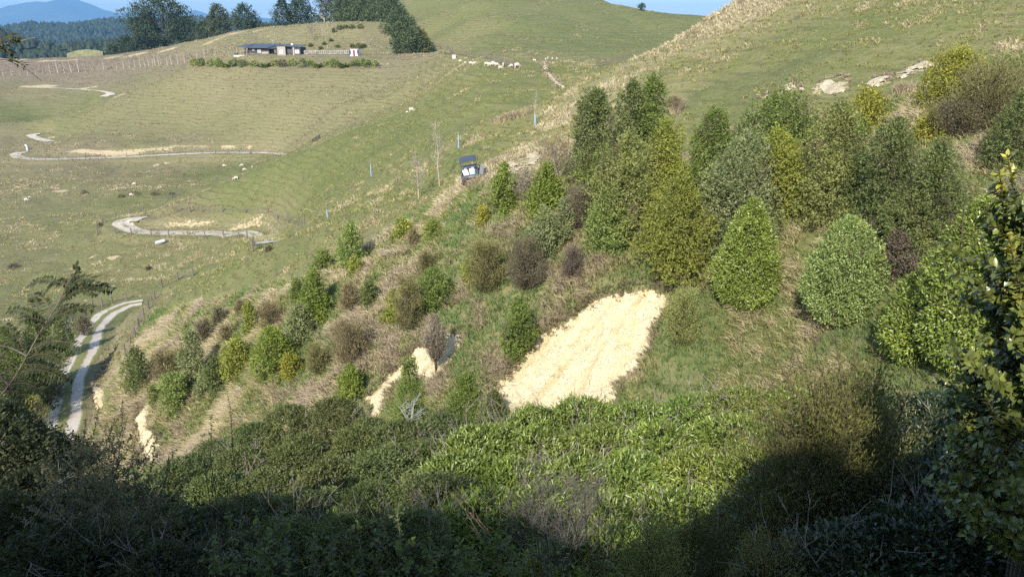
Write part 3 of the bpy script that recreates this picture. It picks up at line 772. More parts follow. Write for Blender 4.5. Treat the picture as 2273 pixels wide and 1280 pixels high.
PROF = {
 'egg': lambda t: np.sin(np.pi * np.clip(t, 0, 1) ** 0.72) ** 0.62,
 'round': lambda t: np.sqrt(np.clip(1 - (2 * t - 1) ** 2, 0, 1)) ** .85,
 'dome': lambda t: np.sqrt(np.clip(1 - t ** 2.2, 0, 1)) * np.clip(t * 5 + .72, 0, 1),
 'cone': lambda t: np.clip(1 - t, 0, 1) ** 0.75 * np.clip(t * 5 + .45, 0, 1) ,
 'column': lambda t: np.clip(t * 6 + .3, 0, 1) * np.clip(1 - t ** 4, 0, 1) ** .5 * (.85 + .15 * np.sin(t * 9)),
 'flame': lambda t: np.sin(np.pi * np.clip(t * .93 + .05, 0, 1) ** 0.62) ** .8 * 1.0,
 'top': lambda t: np.clip((t - .05) * 3, 0, 1) ** .7 * np.sqrt(np.clip(1 - t ** 3, 0, 1)),
}
def crown(h, w, prof, n, L, W, seed, lump=0.22, lumpf=2.2, depth=0.35, z0=0.0, hole=0.0, up=0.35, fold=0.15, shoots=4, detail=False, curl=0.1, spike=0.0, lean=(0, 0), out=1.0):
    """leafy crown: shoots spread through the outer part of a lumpy volume, a few leaves to each shoot"""
    g = np.random.default_rng(seed)
    m = max(8, n // shoots)
    f = PROF[prof]
    t = g.random(m * 3); keep = g.random(m * 3) < (f(t) * .85 + .15); t = t[keep][:m]; m = len(t)
    ph = g.uniform(0, 2 * math.pi, m)
    ox, oy = g.uniform(0, 90, 2)
    lm = fbm(np.cos(ph) * lumpf * .8 + ox, np.sin(ph) * lumpf * .8 + t * h / w * lumpf + oy, 3, .6)
    rr = f(t) * (1 + lump * 2.2 * lm)
    dpt = 1 - depth * g.random(m) ** 1.8 - .12 * g.random(m)
    if hole > 0:
        hl = fbm(np.cos(ph) * 2.5 + ox + 31, np.sin(ph) * 2.5 + t * 3.2 + oy, 2)
        ok = hl > (-.5 + hole) ; t, ph, rr, dpt, lm = t[ok], ph[ok], rr[ok], dpt[ok], lm[ok]; m = len(t)
    r = rr * dpt * w / 2
    zt = t + spike * np.clip(lm, 0, 1) * g.random(m)
    Pc = np.stack([np.cos(ph) * r + lean[0] * t * h, np.sin(ph) * r + lean[1] * t * h, z0 + zt * (h - z0)], 1)
    dr = (f(np.clip(t + .04, 0, 1)) - f(np.clip(t - .04, 0, 1))) / .08 * (w / 2) / max(h, .1)
    nor = unit(np.stack([np.cos(ph), np.sin(ph), np.clip(-dr, -1.5, 3)], 1))
    P = np.repeat(Pc, shoots, 0) + g.normal(0, L * .42, (m * shoots, 3))
    Nn = np.repeat(nor, shoots, 0)
    D = unit(Nn * out + g.normal(0, .75, P.shape) + np.array([0, 0, up]))
    ln = unit(Nn * .7 + np.array([0, 0, .6]) + g.normal(0, .5, P.shape))
    LL = L * g.uniform(.65, 1.25, len(P)); WW = W * g.uniform(.7, 1.2, len(P))
    V, T, k = leaves(P, D, ln, LL, WW, fold, curl, detail)
    tint = np.clip(np.repeat(g.random(m) * .55, shoots) + g.random(len(P)) * .45 + np.repeat(lm, shoots) * .25, 0, 1)  # crown hollows tinted darker as shade, bulges lighter
    return V, T, np.repeat(tint, k)

def lobed(h, w, prof, n, L, W, seed, K=12, z0=0.0, shoots=4, up=.3, hole=0.0, core=True, leaders=0, lean=(0, 0)):
    """crown grown as a heap of uneven leafy boughs round the stem, with sprigs standing out of it"""
    g = np.random.default_rng(seed); f = PROF[prof]
    t = np.clip((np.arange(K) + g.random(K)) / K, .04, .97); ph = np.arange(K) * 2.4 + g.normal(0, .5, K)
    ft = f(t)
    Rl = w * (.13 + .17 * ft) * g.uniform(.75, 1.25, K)
    rad = np.maximum(ft * w / 2 - Rl * .75, 0) * g.uniform(.65, 1.18, K)
    c = np.stack([np.cos(ph) * rad, np.sin(ph) * rad, z0 + t * (h - z0) - Rl * .35], 1)
    vs = g.uniform(.9, 1.45, K); wl = Rl ** 2
    if core:
        k2 = 4; t2 = np.linspace(.12, .78, k2)
        c = np.concatenate([c, np.stack([0 * t2, 0 * t2, z0 + t2 * (h - z0)], 1)]); Rl = np.concatenate([Rl, w * .36 * f(t2)]); vs = np.concatenate([vs, np.full(k2, 1.3)]); wl = np.concatenate([wl, .5 * (w * .36 * f(t2)) ** 2])
    if leaders:
        tl = g.uniform(.7, 1.0, leaders); al = g.uniform(0, 6.28, leaders); rl = w * .32 * (1.08 - tl) * 2 * g.random(leaders)
        c = np.concatenate([c, np.stack([np.cos(al) * rl, np.sin(al) * rl, h * (.72 + .28 * tl) - w * .12], 1)])
        Rl = np.concatenate([Rl, np.full(leaders, w * .085)]); vs = np.concatenate([vs, np.full(leaders, 3.2)]); wl = np.concatenate([wl, np.full(leaders, (w * .13) ** 2)])
    m = max(8, n // shoots)
    k = g.choice(len(Rl), m, p=wl / wl.sum())
    d = unit(g.normal(0, 1, (m, 3)) + np.array([0, 0, .25]) + .5 * unit(c[k] * np.array([1, 1, 0]) + 1e-6))
    rr = Rl[k] * (1.05 - .5 * g.random(m) ** 2.2)
    if hole > 0:
        hl = fbm(d[:, 0] * 2.2 + k * 7.1, d[:, 2] * 2.2 + d[:, 1] * 1.7 + k * 3.3, 2); ok = hl > -.5 + hole
        k, d, rr = k[ok], d[ok], rr[ok]; m = len(k)
    spr = g.random(m) < .13
    rr = rr * np.where(spr, g.uniform(1.1, 1.55, m), 1)
    Pc = c[k] + d * rr[:, None] * np.stack([np.ones(m), np.ones(m), vs[k]], 1)
    Pc[:, 2] = np.maximum(Pc[:, 2], .03 * h); Pc[:, 0] += lean[0] * Pc[:, 2]; Pc[:, 1] += lean[1] * Pc[:, 2]
    P = np.repeat(Pc, shoots, 0) + g.normal(0, L * .42, (m * shoots, 3)); Nn = np.repeat(d, shoots, 0)
    D = unit(Nn + g.normal(0, .75, P.shape) + np.array([0, 0, up])); ln = unit(Nn * .7 + np.array([0, 0, .6]) + g.normal(0, .5, P.shape))
    V, T, kk = leaves(P, D, ln, L * g.uniform(.6, 1.3, len(P)), W * g.uniform(.7, 1.2, len(P)), .15, .1)
    lt = g.random(len(Rl)) * .4
    tint = np.clip(np.repeat(lt[k] + g.random(m) * .35, shoots) + g.random(len(P)) * .4, 0, 1)
    return V, T, np.repeat(tint, kk)

def wisp(h, w, n, L, W, seed, lean=(0, 0), start=.05, open_=.62, strands=70, bulge=.35):
    """manuka-like crown: fine upright sprays fanning from the stems, set with tiny narrow leaves"""
    g = np.random.default_rng(seed)
    per = max(6, n // strands)
    paths = []; Ps = []; Ds = []; Tt = []
    for i in range(strands):
        t0 = g.random() ** 1.25 * .8 + start * .4; a = g.uniform(0, 6.28)
        rad = w / 2 * min(1.0, (1.03 - t0) * 1.55) ** .8 * g.uniform(.55, 1.08)
        z0 = t0 * h * .82
        p0 = np.array([lean[0] * z0, lean[1] * z0, z0])
        zt = min(h * g.uniform(.9, 1.04) - p0[2], rad * g.uniform(.35, 1.0) / open_ * .62 + .10 * h)
        p1 = p0 + np.array([math.cos(a) * rad, math.sin(a) * rad, zt])
        q = p0 + (p1 - p0) * .5 + np.array([math.cos(a), math.sin(a), -.25]) * rad * bulge
        tt = np.linspace(0, 1, 6)[:, None]
        Q = (1 - tt) ** 2 * p0 + 2 * tt * (1 - tt) * q + tt ** 2 * p1
        paths.append((Q, np.linspace(.012, .003, 6) * h / 2.5))
        s = g.random(per) ** .6; s = s[:, None]
        Pq = (1 - s) ** 2 * p0 + 2 * s * (1 - s) * q + s ** 2 * p1
        dq = unit(2 * (1 - s) * (q - p0) + 2 * s * (p1 - q))
        Ps.append(Pq + g.normal(0, w * .055 * (.3 + s), (per, 3))); Ds.append(unit(dq + g.normal(0, .35, (per, 3))))
        Tt.append(np.full(per, g.random() * .5))
    P = np.concatenate(Ps); D = np.concatenate(Ds)
    Nn = unit(g.normal(0, 1, P.shape) + np.array([0, -.4, .5]))
    V, T, k = leaves(P, D, Nn, L * g.uniform(.6, 1.3, len(P)), W * g.uniform(.7, 1.2, len(P)), .1)
    tint = np.clip(np.concatenate(Tt) + g.random(len(P)) * .5, 0, 1)
    return V, T, np.repeat(tint, k), paths

GREENS = dict(
 dark=(0.155, 0.190, 0.066), mid=(0.170, 0.225, 0.054), bright=(0.210, 0.270, 0.052), yellowgreen=(0.285, 0.315, 0.066),
 yellow=(0.300, 0.300, 0.048), pale=(0.240, 0.310, 0.092), greygreen=(0.245, 0.280, 0.130), olive=(0.260, 0.285, 0.096),
 brown=(0.240, 0.200, 0.106), darkbrown=(0.165, 0.145, 0.092), purple=(0.165, 0.135, 0.105), orange=(0.245, 0.270, 0.058), greybrown=(0.26, 0.225, 0.17),
 manuka=(0.205, 0.195, 0.078), laurel=(0.215, 0.275, 0.052), pine=(0.034, 0.052, 0.022))

_seed = [100]
def ns():
    _seed[0] += 1
    return _seed[0]
def shrub_at(base, h, w, kind, col, label, name='shrub', cat='shrub', group=None, cover=1.0, leaf=None, parts=('foliage', 'stem'), sink=.06):
    """one shrub standing at base"""
    root = empty(name, base - Vector((0, 0, sink * h * .5)), random.uniform(0, 6.28))
    tag(root, label, cat, group)
    sd = ns()
    c = GREENS[col] if isinstance(col, str) else col
    area = math.pi * w * h * .85 + w * w
    Y = base.y
    if kind.startswith('wisp'):
        L = (leaf or max(.055, Y * .0028)); n = int(min(24000, cover * area * .75 / (L * L * .11)))
        V, T, ti, paths = wisp(h, w, n, L, L * .24, sd, strands=int(60 + 30 * w), open_=.62 if kind == 'wisp' else .36, start=.05 if kind == 'wisp' else .75)
        np_mesh(parts[0], V, T, M_NEEDLE, root, {'tint': ti}, color=c)
        st, tips = branches(h * .8, .03 * h ** .6, 4, w * .3, sd, up=1.4, sub=2, start=.1, multi=2)
        V, Q = tube(paths + st, 3)
        np_mesh(parts[1], V, Q, M_BARK, root)
    elif kind == 'twiggy':
        st, tips = branches(h * .92, .026 * h ** .6, int(26 + 12 * w), w * .55, sd, up=.9, sub=5, start=.08, multi=4, sub2=4)
        V, Q = tube(st, 3)
        np_mesh(parts[1], V, Q, M_TWIG, root)
        L = leaf or Y * .0026
        n = int(cover * area * .25 / (L * L * .11))
        P = tips[np.random.default_rng(sd).integers(0, len(tips), n)] + np.random.default_rng(sd + 1).normal(0, w * .05, (n, 3))
        g = np.random.default_rng(sd + 2)
        V, T, k = leaves(P, g.normal(0, .5, P.shape) + np.array([0, 0, .8]), g.normal(0, 1, P.shape), L * g.uniform(.6, 1.2, n), L * .22, .1)
        np_mesh(parts[0], V, T, M_NEEDLE, root, {'tint': np.repeat(g.random(n), k)}, color=c)
    else:
        dense = kind
        L = leaf or max(.075, Y * .0031); Wd = L * .55; mat = M_LEAF
        hole = 0.0; lump = .16; depth = .35; spike = 0; lf = 2.2
        lob = dict(egg=9, round=7, column=9, flame=11, loose=13, openflame=14, opencolumn=15, tree=12)
        prof = {'loose': 'egg', 'openflame': 'flame', 'opencolumn': 'column', 'tree': 'top', 'laurel': 'egg', 'laurelcone': 'flame'}.get(kind, kind)
        z0 = .02 * h if kind != 'tree' else .22 * h
        if kind.startswith('laurel'):
            mat, L = M_GLOSS, L * 1.2; Wd = L * .40
            n = int(min(26000, cover * area * 1.9 / (L * Wd * .5)))
            V, T, ti = crown(h, w, prof, n, L, Wd, sd, lump=.2, depth=.35, z0=z0, lumpf=2.6, spike=.05)
        else:
            op = kind in ('loose', 'openflame', 'opencolumn', 'tree')
            w = w * 1.1
            n = int(min(26000, cover * area * (1.9 if not op else 1.7) / (L * Wd * .5)))
            V, T, ti = lobed(h, w, prof, n, L, Wd, sd, K=lob.get(kind, 10) + int(w * 1.2), z0=z0, hole=.2 if op else .03, leaders=(10 if 'open' in kind else 5 if op else 3))
        np_mesh(parts[0], V, T, mat, root, {'tint': ti}, color=c)
        st, tips = branches(h * .95, .03 * h ** .6, int(14 + 7 * w), w * .52, sd, up=.7, sub=3, start=.08, multi=2 if w > 1 else 1)
        V, Q = tube(st, 4)
        np_mesh(parts[1], V, Q, M_BARK, root)
    return root
def shrub(px, pyb, pyt, wpx, kind, col, label, **kw):
    b = hit(px, pyb)
    s0 = b.z / b.y; s1 = US(px, pyt)[1]
    h = (s1 - s0) * b.y
    wd = wpx / F * axis_depth(b.y, s0) * (1.14 if px > 1290 and pyb < 640 and kind != 'laurelcone' else 1.0)
    kw.setdefault('cat', 'tree' if h > 4.2 else 'shrub')
    kw.setdefault('name', {'wisp': 'manuka', 'wispn': 'manuka', 'twiggy': 'bare_shrub', 'laurel': 'broadleaf_shrub', 'laurelcone': 'broadleaf_shrub'}.get(kind, 'shrub'))
    return shrub_at(b, h, wd, kind, col, label, **kw)

# ------------------------------------------------------------------ planted shrubs on the facing slope (photo survey)
BUSHES = [
 (312,868,772,56,'loose','dark','dark green leafy shrub above the low slip, leftmost of the planted shrubs'),
 (371,850,766,62,'wisp','brown','olive brown feathery shrub beside the leftmost dark green shrub'),
 (436,855,735,54,'openflame','greygreen','tall grey green shrub left of the small dark green shrub near the road bend'),
 (455,762,697,42,'wisp','darkbrown','brown feathery manuka just above the tall grey green shrub'),
 (489,724,671,30,'wisp','darkbrown','small dark manuka highest on the grassy spur left of the narrow yellow shrub'),
 (535,704,655,24,'wisp','brown','thin brown manuka left of the narrow yellow green columnar shrub'),
 (556,741,669,27,'column','yellowgreen','narrow yellow green columnar shrub between two brown manuka'),
 (603,738,655,62,'wisp','brown','wide brown feathery manuka right of the narrow yellow green column'),
 (484,872,796,50,'loose','dark','dark green loose shrub left of the yellowish low shrub'),
 (394,909,828,62,'round','pale','light green rounded shrub lowest on the left of the slope'),
 (349,902,856,28,'loose','mid','small green shrub tucked against the light green rounded shrub'),
 (530,832,754,62,'egg','yellowgreen','yellowish green shrub left of the large round green shrub'),
 (609,838,735,88,'egg','bright','large round green shrub in the middle of the left planting'),
 (650,840,789,44,'round','yellow','small yellow broom shrub at the foot of the large round green shrub'),
 (706,830,748,50,'wisp','manuka','olive manuka right of the small yellow broom shrub'),
 (667,760,680,58,'egg','greygreen','grey green dense shrub below the tall bright green shrub'),
 (703,712,604,60,'egg','bright','tall bright green shrub above the grey green dense shrub'),
 (662,672,620,28,'egg','mid','small green shrub touching the left side of the tall bright green shrub'),
 (717,607,558,40,'egg','mid','small rounded green shrub alone at the edge of the pasture'),
 (783,592,492,54,'flame','pale','tall pale green shrub standing at the top edge of the planting'),
 (790,612,572,26,'round','yellowgreen','yellow tipped low shrub at the foot of the tall pale green shrub'),
 (776,692,608,46,'wisp','brown','brown manuka with thin sprays left of a small dark shrub'),
 (820,678,627,36,'egg','dark','small dark green shrub right of the brown manuka with thin sprays'),
 (778,808,688,82,'wisp','brown','broad brown manuka above the bright round shrub by the small slip'),
 (780,888,814,54,'egg','bright','bright green dense round shrub at the left of the small slip'),
 (908,738,580,66,'wisp','manuka','tall olive brown manuka directly above the small yellow slip'),
 (873,702,640,22,'flame','yellowgreen','slim yellow green shrub hugging the left of the tall olive brown manuka'),
 (868,722,690,44,'round','yellowgreen','low spreading yellowish shrub left of the tall olive brown manuka base'),
 (968,684,606,84,'loose','mid','wide leafy green shrub right of the tall olive brown manuka'),
 (946,606,545,34,'wisp','manuka','small manuka above the wide leafy green shrub'),
 (893,532,488,42,'egg','yellowgreen','yellow tinged low shrub near the fence line left of the bright ball shrub'),
 (918,552,496,26,'wisp','brown','thin brown manuka between the yellow tinged shrub and bright ball shrub'),
 (962,533,497,40,'round','bright','bright green ball shaped shrub on the straw coloured grass'),
 (968,838,692,60,'wispn','greybrown','grey manuka with a bare thin trunk growing in the small slip'),
 (1150,792,664,64,'loose','mid','leafy green shrub above the left edge of the big slip'),
 (1128,785,690,32,'wisp','darkbrown','thin dark manuka leaning against the leafy green shrub above the big slip'),
 (1080,648,508,96,'wisp','manuka','broad olive manuka in the middle of the slope'),
 (1042,628,575,30,'egg','yellowgreen','small yellow green shrub peeping out left of the broad olive manuka'),
 (1168,645,498,84,'wisp','darkbrown','dark brown manuka right of the broad olive manuka'),
 (1208,573,468,76,'egg','greygreen','grey green round shrub behind the dark brown manuka'),
 (1211,474,366,80,'flame','bright','bright green conical shrub above the grey green round shrub'),
 (1168,452,368,66,'twiggy','greybrown','grey twiggy leafless shrub between two bright green cones'),
 (1117,472,360,50,'flame','bright','slim bright green conical shrub nearest the farm buggy'),
 (1073,498,456,24,'flame','yellow','tiny yellow green shrub below the farm buggy'),
 (1240,400,298,80,'twiggy','brown','rounded brown leafless shrub by the pale bank behind the buggy'),
 (1288,508,388,68,'wisp','darkbrown','dark manuka right of the upper bright green cone'),
 (1268,618,528,54,'wisp','purple','purplish brown wispy shrub above the big slip'),
 (1312,412,202,90,'opencolumn','dark','tall dark leafy tree at the left of the upper thicket'),
 (1398,345,182,64,'opencolumn','dark','narrow dark tree, left of the tall pair above the olive thicket'),
 (1441,345,176,66,'opencolumn','mid','tall dark tree with pale tips, right of the tall pair above the olive thicket'),
 (1362,306,240,40,'twiggy','brown','sparse twiggy sapling between the tall dark trees'),
 (1390,525,300,130,'loose','olive','wide olive grey shrub tree below the tall pair'),
 (1352,550,420,84,'egg','pale','light green bushy shrub at the foot of the olive grey shrub tree'),
 (1408,545,440,60,'twiggy','greybrown','bare branched shrub among the light green shrubs'),
 (1468,485,278,104,'flame','yellowgreen','yellow green pointed tree in the middle of the thicket'),
 (1500,612,396,134,'loose','orange','orange tinted leafy tree lowest in the middle of the thicket'),
 (1575,420,248,96,'flame','mid','dark green pointed tree leaning above the grey green bush'),
 (1636,545,300,140,'egg','greygreen','large grey green bush between pointed green tree and yellow green bush'),
 (1715,478,288,108,'egg','yellowgreen','yellow green bush right of the large grey green bush'),
 (1735,330,222,130,'loose','mid','dark leafy tree top behind the yellow green bush'),
 (1660,345,260,80,'egg','greygreen','pale grey green bush behind the large grey green bush'),
 (1836,485,240,124,'opencolumn','olive','tall dark olive tree with visible stems right of the yellow green bush'),
 (1955,520,270,110,'opencolumn','dark','dark tall tree behind the round pale green bush'),
 (2050,560,325,130,'openflame','dark','dark leafy tree behind the large broadleaf shrub at right'),
 (1985,622,515,64,'loose','purple','purple leaved shrub between the round pale bush and the large broadleaf'),
 (1655,672,436,146,'laurelcone','laurel','bright glossy pear shaped shrub standing alone right of the big slip'),
 (1860,716,474,170,'laurel','pale','big round pale green bush with even small leaves'),
 (2015,800,600,150,'laurel','laurel','glossy broadleaf shrub, lower left lobe of the right hand clump'),
 (2125,815,430,220,'laurel','laurel','very large glossy broadleaf shrub at the right edge'),
 (2110,243,118,112,'egg','yellow','large golden yellow bush on the upper right hillside'),
 (2064,312,253,56,'egg','yellow','small golden shrub below the large golden yellow bush'),
 (1918,285,205,80,'loose','yellow','yellow topped leggy shrub below the white rock line'),
 (2185,300,108,150,'wisp','manuka','brown green feathery tree at the upper right edge'),
 (2120,305,215,110,'wisp','darkbrown','low dark feathery shrub left of the upper right feathery tree'),
 (2250,370,215,110,'loose','dark','dark green shrub cut by the right edge below the feathery tree'),
 (1512,765,606,78,'wisp','olive','olive manuka standing at the right edge of the big slip'),
 (1495,252,214,26,'wispn','brown','small brown rush clump alone on the pasture above the thicket'),
 (2010,430,330,60,'twiggy','greybrown','grey twiggy shrub between the dark trees at upper right'),
 (1900,330,262,40,'loose','mid','small green shrub under the yellow topped leggy shrub'),
 (1250,545,440,40,'loose','greygreen','small grey green shrub squeezed behind the purplish wispy shrub'),
 (1460,420,330,70,'loose','olive','olive shrub filling the gap left of the yellow green pointed tree'),
 (1540,470,380,80,'loose','mid','leafy green shrub between the orange tinted tree and the pointed dark green tree'),
 (1345,430,330,90,'loose','mid','dark green shrub filling the thicket under the left tall dark tree'),
 (1580,560,470,90,'egg','greygreen','grey green shrub right of the orange tinted tree'),
 (1780,430,340,90,'loose','olive','olive leafy shrub between the yellow green bush and the tall olive tree'),
 (1895,470,330,90,'loose','dark','dark leafy shrub filling the gap between the tall olive and tall dark trees'),
 (2010,560,420,100,'loose','olive','olive leafy shrub at the foot of the dark trees at right'),
 (2085,480,340,80,'loose','greygreen','grey green shrub at the right end of the dark trees'),
 (1945,560,480,80,'wisp','darkbrown','brown twiggy growth behind the round pale green bush'),
 (400,830,770,60,'wisp','manuka','olive wispy shrub between dark leftmost shrubs and grey green shrub'),
 (505,760,715,36,'wisp','brown','small brown wispy shrub below the narrow yellow green column'),
 (455,880,830,40,'loose','greygreen','low grey green shrub beside the light green rounded shrub'),
]
for q in BUSHES: shrub(*q, **({'leaf': .145} if 'glossy broadleaf' in q[6] else {}))

# ------------------------------------------------------------------ grass: rank long grass on the slope, tussocks on the pasture
LONG = [(345,690),(480,665),(560,640),(650,622),(735,600),(830,545),(905,478),(1010,432),(1085,408),(1130,395),(1200,385),(1255,335),(1300,335),(1480,345),(1560,330),(1660,270),(1800,262),(1900,235),(2010,225),(2070,195),(2160,150),(2273,110),(2500,60),(2600,1400),(-100,1400),(60,1060),(215,950),(240,860),(290,790),(310,735)]
def region_at(X, Y):
    return region(X / Y, np.log(Y))
def slope_dir(X, Y):
    e = 0.6
    dx = (gz_arr(X + e, Y) - gz_arr(X - e, Y)) / (2 * e); dy = (gz_arr(X, Y + e) - gz_arr(X, Y - e)) / (2 * e)
    return dx, dy
STRAW = np.array([.46, .39, .23]); PALE = np.array([.56, .49, .32]); GRN = np.array([.155, .195, .064]); LUSH = np.array([.115, .17, .058]); OLV = np.array([.24, .24, .09]); PINK = np.array([.31, .25, .19]); DEAD = np.array([.20, .16, .11])
def blades(X, Y, Z, ln, wd, per, cols, flop, seed, seg2=True, spread=.12, dxy=None):
    g = np.random.default_rng(seed)
    n = len(X); N_ = n * per
    spread = np.repeat(np.broadcast_to(spread, (n,)), per)
    P = np.repeat(np.stack([X, Y, Z], 1), per, 0)
    a = g.uniform(0, 2 * math.pi, N_)
    P[:, 0] += np.cos(a) * spread * g.random(N_); P[:, 1] += np.sin(a) * spread * g.random(N_); P[:, 2] -= .04
    out = np.stack([np.cos(a), np.sin(a), np.zeros(N_)], 1) * .55
    if dxy is not None:
        dn = np.stack([-dxy[0], -dxy[1], np.zeros(n)], 1)
        out += np.repeat(dn, per, 0) * np.repeat(flop, per)[:, None]
    out += g.normal(0, .25, out.shape) * np.array([1, 1, .2])
    L = np.repeat(ln, per) * g.uniform(.55, 1.15, N_)
    fl = np.repeat(flop, per) * g.uniform(.5, 1.3, N_)
    d1 = unit(np.array([0, 0, 1.0]) + out * (.35 + .4 * fl)[:, None]); d2 = unit(np.array([0, 0, .65]) + out * (1.0 + 1.3 * fl)[:, None] - np.array([0, 0, .35]) * fl[:, None])
    B = unit(np.cross(d1, np.array([0, -1.0, .4]) + g.normal(0, .5, (N_, 3))))
    W = (np.repeat(wd, per) * g.uniform(.7, 1.2, N_))[:, None]
    c = np.repeat(cols, per, 0) * g.uniform(.75, 1.25, (N_, 1))
    if seg2:
        mid = P + d1 * L[:, None] * .5; tip = mid + d2 * L[:, None] * .5
        V = np.stack([P - B * W * .5, P + B * W * .5, mid + B * W * .4, mid - B * W * .4, tip], 1)
        b = np.arange(N_)[:, None] * 5
        return V.reshape(-1, 3), [b + np.array([0, 1, 2, 3]), b + np.array([3, 2, 4])], np.repeat(c, 5, 0)
    tip = P + unit(d1 + d2) * L[:, None]
    V = np.stack([P - B * W * .5, P + B * W * .5, tip], 1)
    b = np.arange(N_)[:, None] * 3
    return V.reshape(-1, 3), [b + np.array([0, 1, 2])], np.repeat(c, 3, 0)

def sample(n, y0, y1, power=1.0, umax=.78):
    """random ground points between two distances (more of them close by)"""
    r = rng.random(n)
    Y = y0 * (y1 / y0) ** r if power == 1.0 else y0 + (y1 - y0) * r
    u = rng.uniform(-umax, umax, n)
    return u * Y, Y
def off_slips(px, py):
    k = np.zeros(px.shape, bool)
    for s_ in SLIPS.values():
        c = np.array(s_).mean(0)
        k |= inside(c[0] + (px - c[0]) * 1.0, c[1] + (py - c[1]) * 1.0, s_)
    return ~k
ROADS_PX = [[(90,1030),(120,930),(140,850),(170,765),(215,705),(265,678),(318,662),(330,668),(290,700),(255,725),(225,770),(208,850),(200,940),(190,1030)]]

# long grass
X, Y = sample(190000, 21, 84, 2.0)
Z = gz_arr(X, Y); px, py = proj_arr(X, Y, Z)
ok = inside(px, py, LONG) & off_slips(px, py) & (py < 1120) & (px > -60) & (px < 2330) & ~inside(px, py, ROADS_PX[0])
X, Y, Z, px, py = [q[ok] for q in (X, Y, Z, px, py)]
dr, br = region_at(X, Y)
n1 = fbm(X * .22 + 3, Y * .22, 4, .6); n2 = fbm(X * .9, Y * .9 + 8, 3, .6); n3 = fbm(X * .12 + 50, Y * .12, 3)
q = dr - .1 + n1 * .9 + n2 * .8
q = q + rng.normal(0, .16, len(X))
def cmap(q, stops):
    xs = [s_[0] for s_ in stops]
    return np.stack([np.interp(q, xs, [s_[1][c] for s_ in stops]) for c in range(3)], 1)
col = cmap(q, [(.1, LUSH * 1.25), (.35, GRN * 1.2), (.55, OLV * 1.15), (.75, STRAW), (1.1, PALE)])
pk = np.clip((n2 + n3 - .2) * 3, 0, .6)[:, None] * (q > .45)[:, None]
col = col * (1 - pk) + PINK * 1.1 * pk
hgt = .42 + .35 * np.clip(q, 0, 1.2) + .2 * rng.random(len(X))
thin = rng.random(len(X)) < np.clip(.55 + .5 * n2 + .3 * q, .25, 1)
X, Y, Z, col, hgt, q = [v[thin] for v in (X, Y, Z, col, hgt, q)]
dxy = slope_dir(X, Y)
V, Fc, cc = blades(X, Y, Z, hgt, .0009 * Y, 6, col, np.clip(.35 + .6 * q, .2, 1.3), 5, True, .22, dxy)
tag(np_mesh('long_grass', V, Fc, M_GRASS, attrs={'col': cc}), 'rank straw and green grass flopping down the planted slope', 'grass', kind='stuff')

# turf curling over the edges of the slips
ed = []
for k_, pl in list(SLIPS.items()) + [('r' + a, b) for a, b in ROCKS.items()]:
    hh = [hit(*p) for p in pl]
    for a, b in zip(hh, hh[1:] + hh[:1]):
        up_ = (a.z + b.z) / 2 - sum(p.z for p in hh) / len(hh)
        m_ = int((b - a).length * ((14 if up_ > -1.5 else 5) * (1 if k_ == 'big' else .45) if k_[0] != 'r' else (4 if up_ > 0 else 1)))
        for _ in range(m_):
            f_ = random.random(); ed.append(((a.x * (1 - f_) + b.x * f_) + random.gauss(0, .14), (a.y * (1 - f_) + b.y * f_) + random.gauss(0, .14)))
ed = np.array(ed); X, Y = ed[:, 0], ed[:, 1]; Z = gz_arr(X, Y) + np.where(Y < 55, .3, .1)
col = np.where((rng.random(len(X)) < .45)[:, None], DEAD * 1.3, np.where((rng.random(len(X)) < .6)[:, None], PINK, STRAW * .85))
V, Fc, cc = blades(X, Y, Z, rng.uniform(.25, .5, len(X)), .0009 * Y, 8, col, rng.uniform(.6, 1.2, len(X)), 6, True, .15, slope_dir(X, Y))
tag(np_mesh('turf_edge', V, Fc, M_GRASS, attrs={'col': cc}), 'dry turf hanging over the rims of the yellow slips', 'grass', kind='stuff')
# leafy weeds between the planted shrubs
X, Y = sample(26000, 21, 70, 2.0)
Z = gz_arr(X, Y); px, py = proj_arr(X, Y, Z)
nn = fbm(X * .35 + 11, Y * .35, 4, .6)
ok = inside(px, py, LONG) & off_slips(px, py) & (nn > .06) & ~inside(px, py, ROADS_PX[0])
X, Y, Z, nn = X[ok], Y[ok], Z[ok], nn[ok]
g = np.random.default_rng(8); n = len(X) * 7
P = np.repeat(np.stack([X, Y, Z + .05], 1), 7, 0) + g.normal(0, .14, (n, 3)) * np.array([1, 1, .6]) + np.array([0, 0, .16])
V, T, kk = leaves(P, g.normal(0, 1, (n, 3)) + np.array([0, 0, .5]), g.normal(0, .5, (n, 3)) + np.array([0, -.2, 1]), .0034 * P[:, 1] * g.uniform(.6, 1.2, n), .0017 * P[:, 1], .1)
tag(np_mesh('ground_cover', V, T, M_LEAF, attrs={'tint': np.repeat(g.random(n), kk)}, color=(.16, .19, .07)), 'low green leafy weeds among the long grass of the slope', 'weeds', kind='stuff')

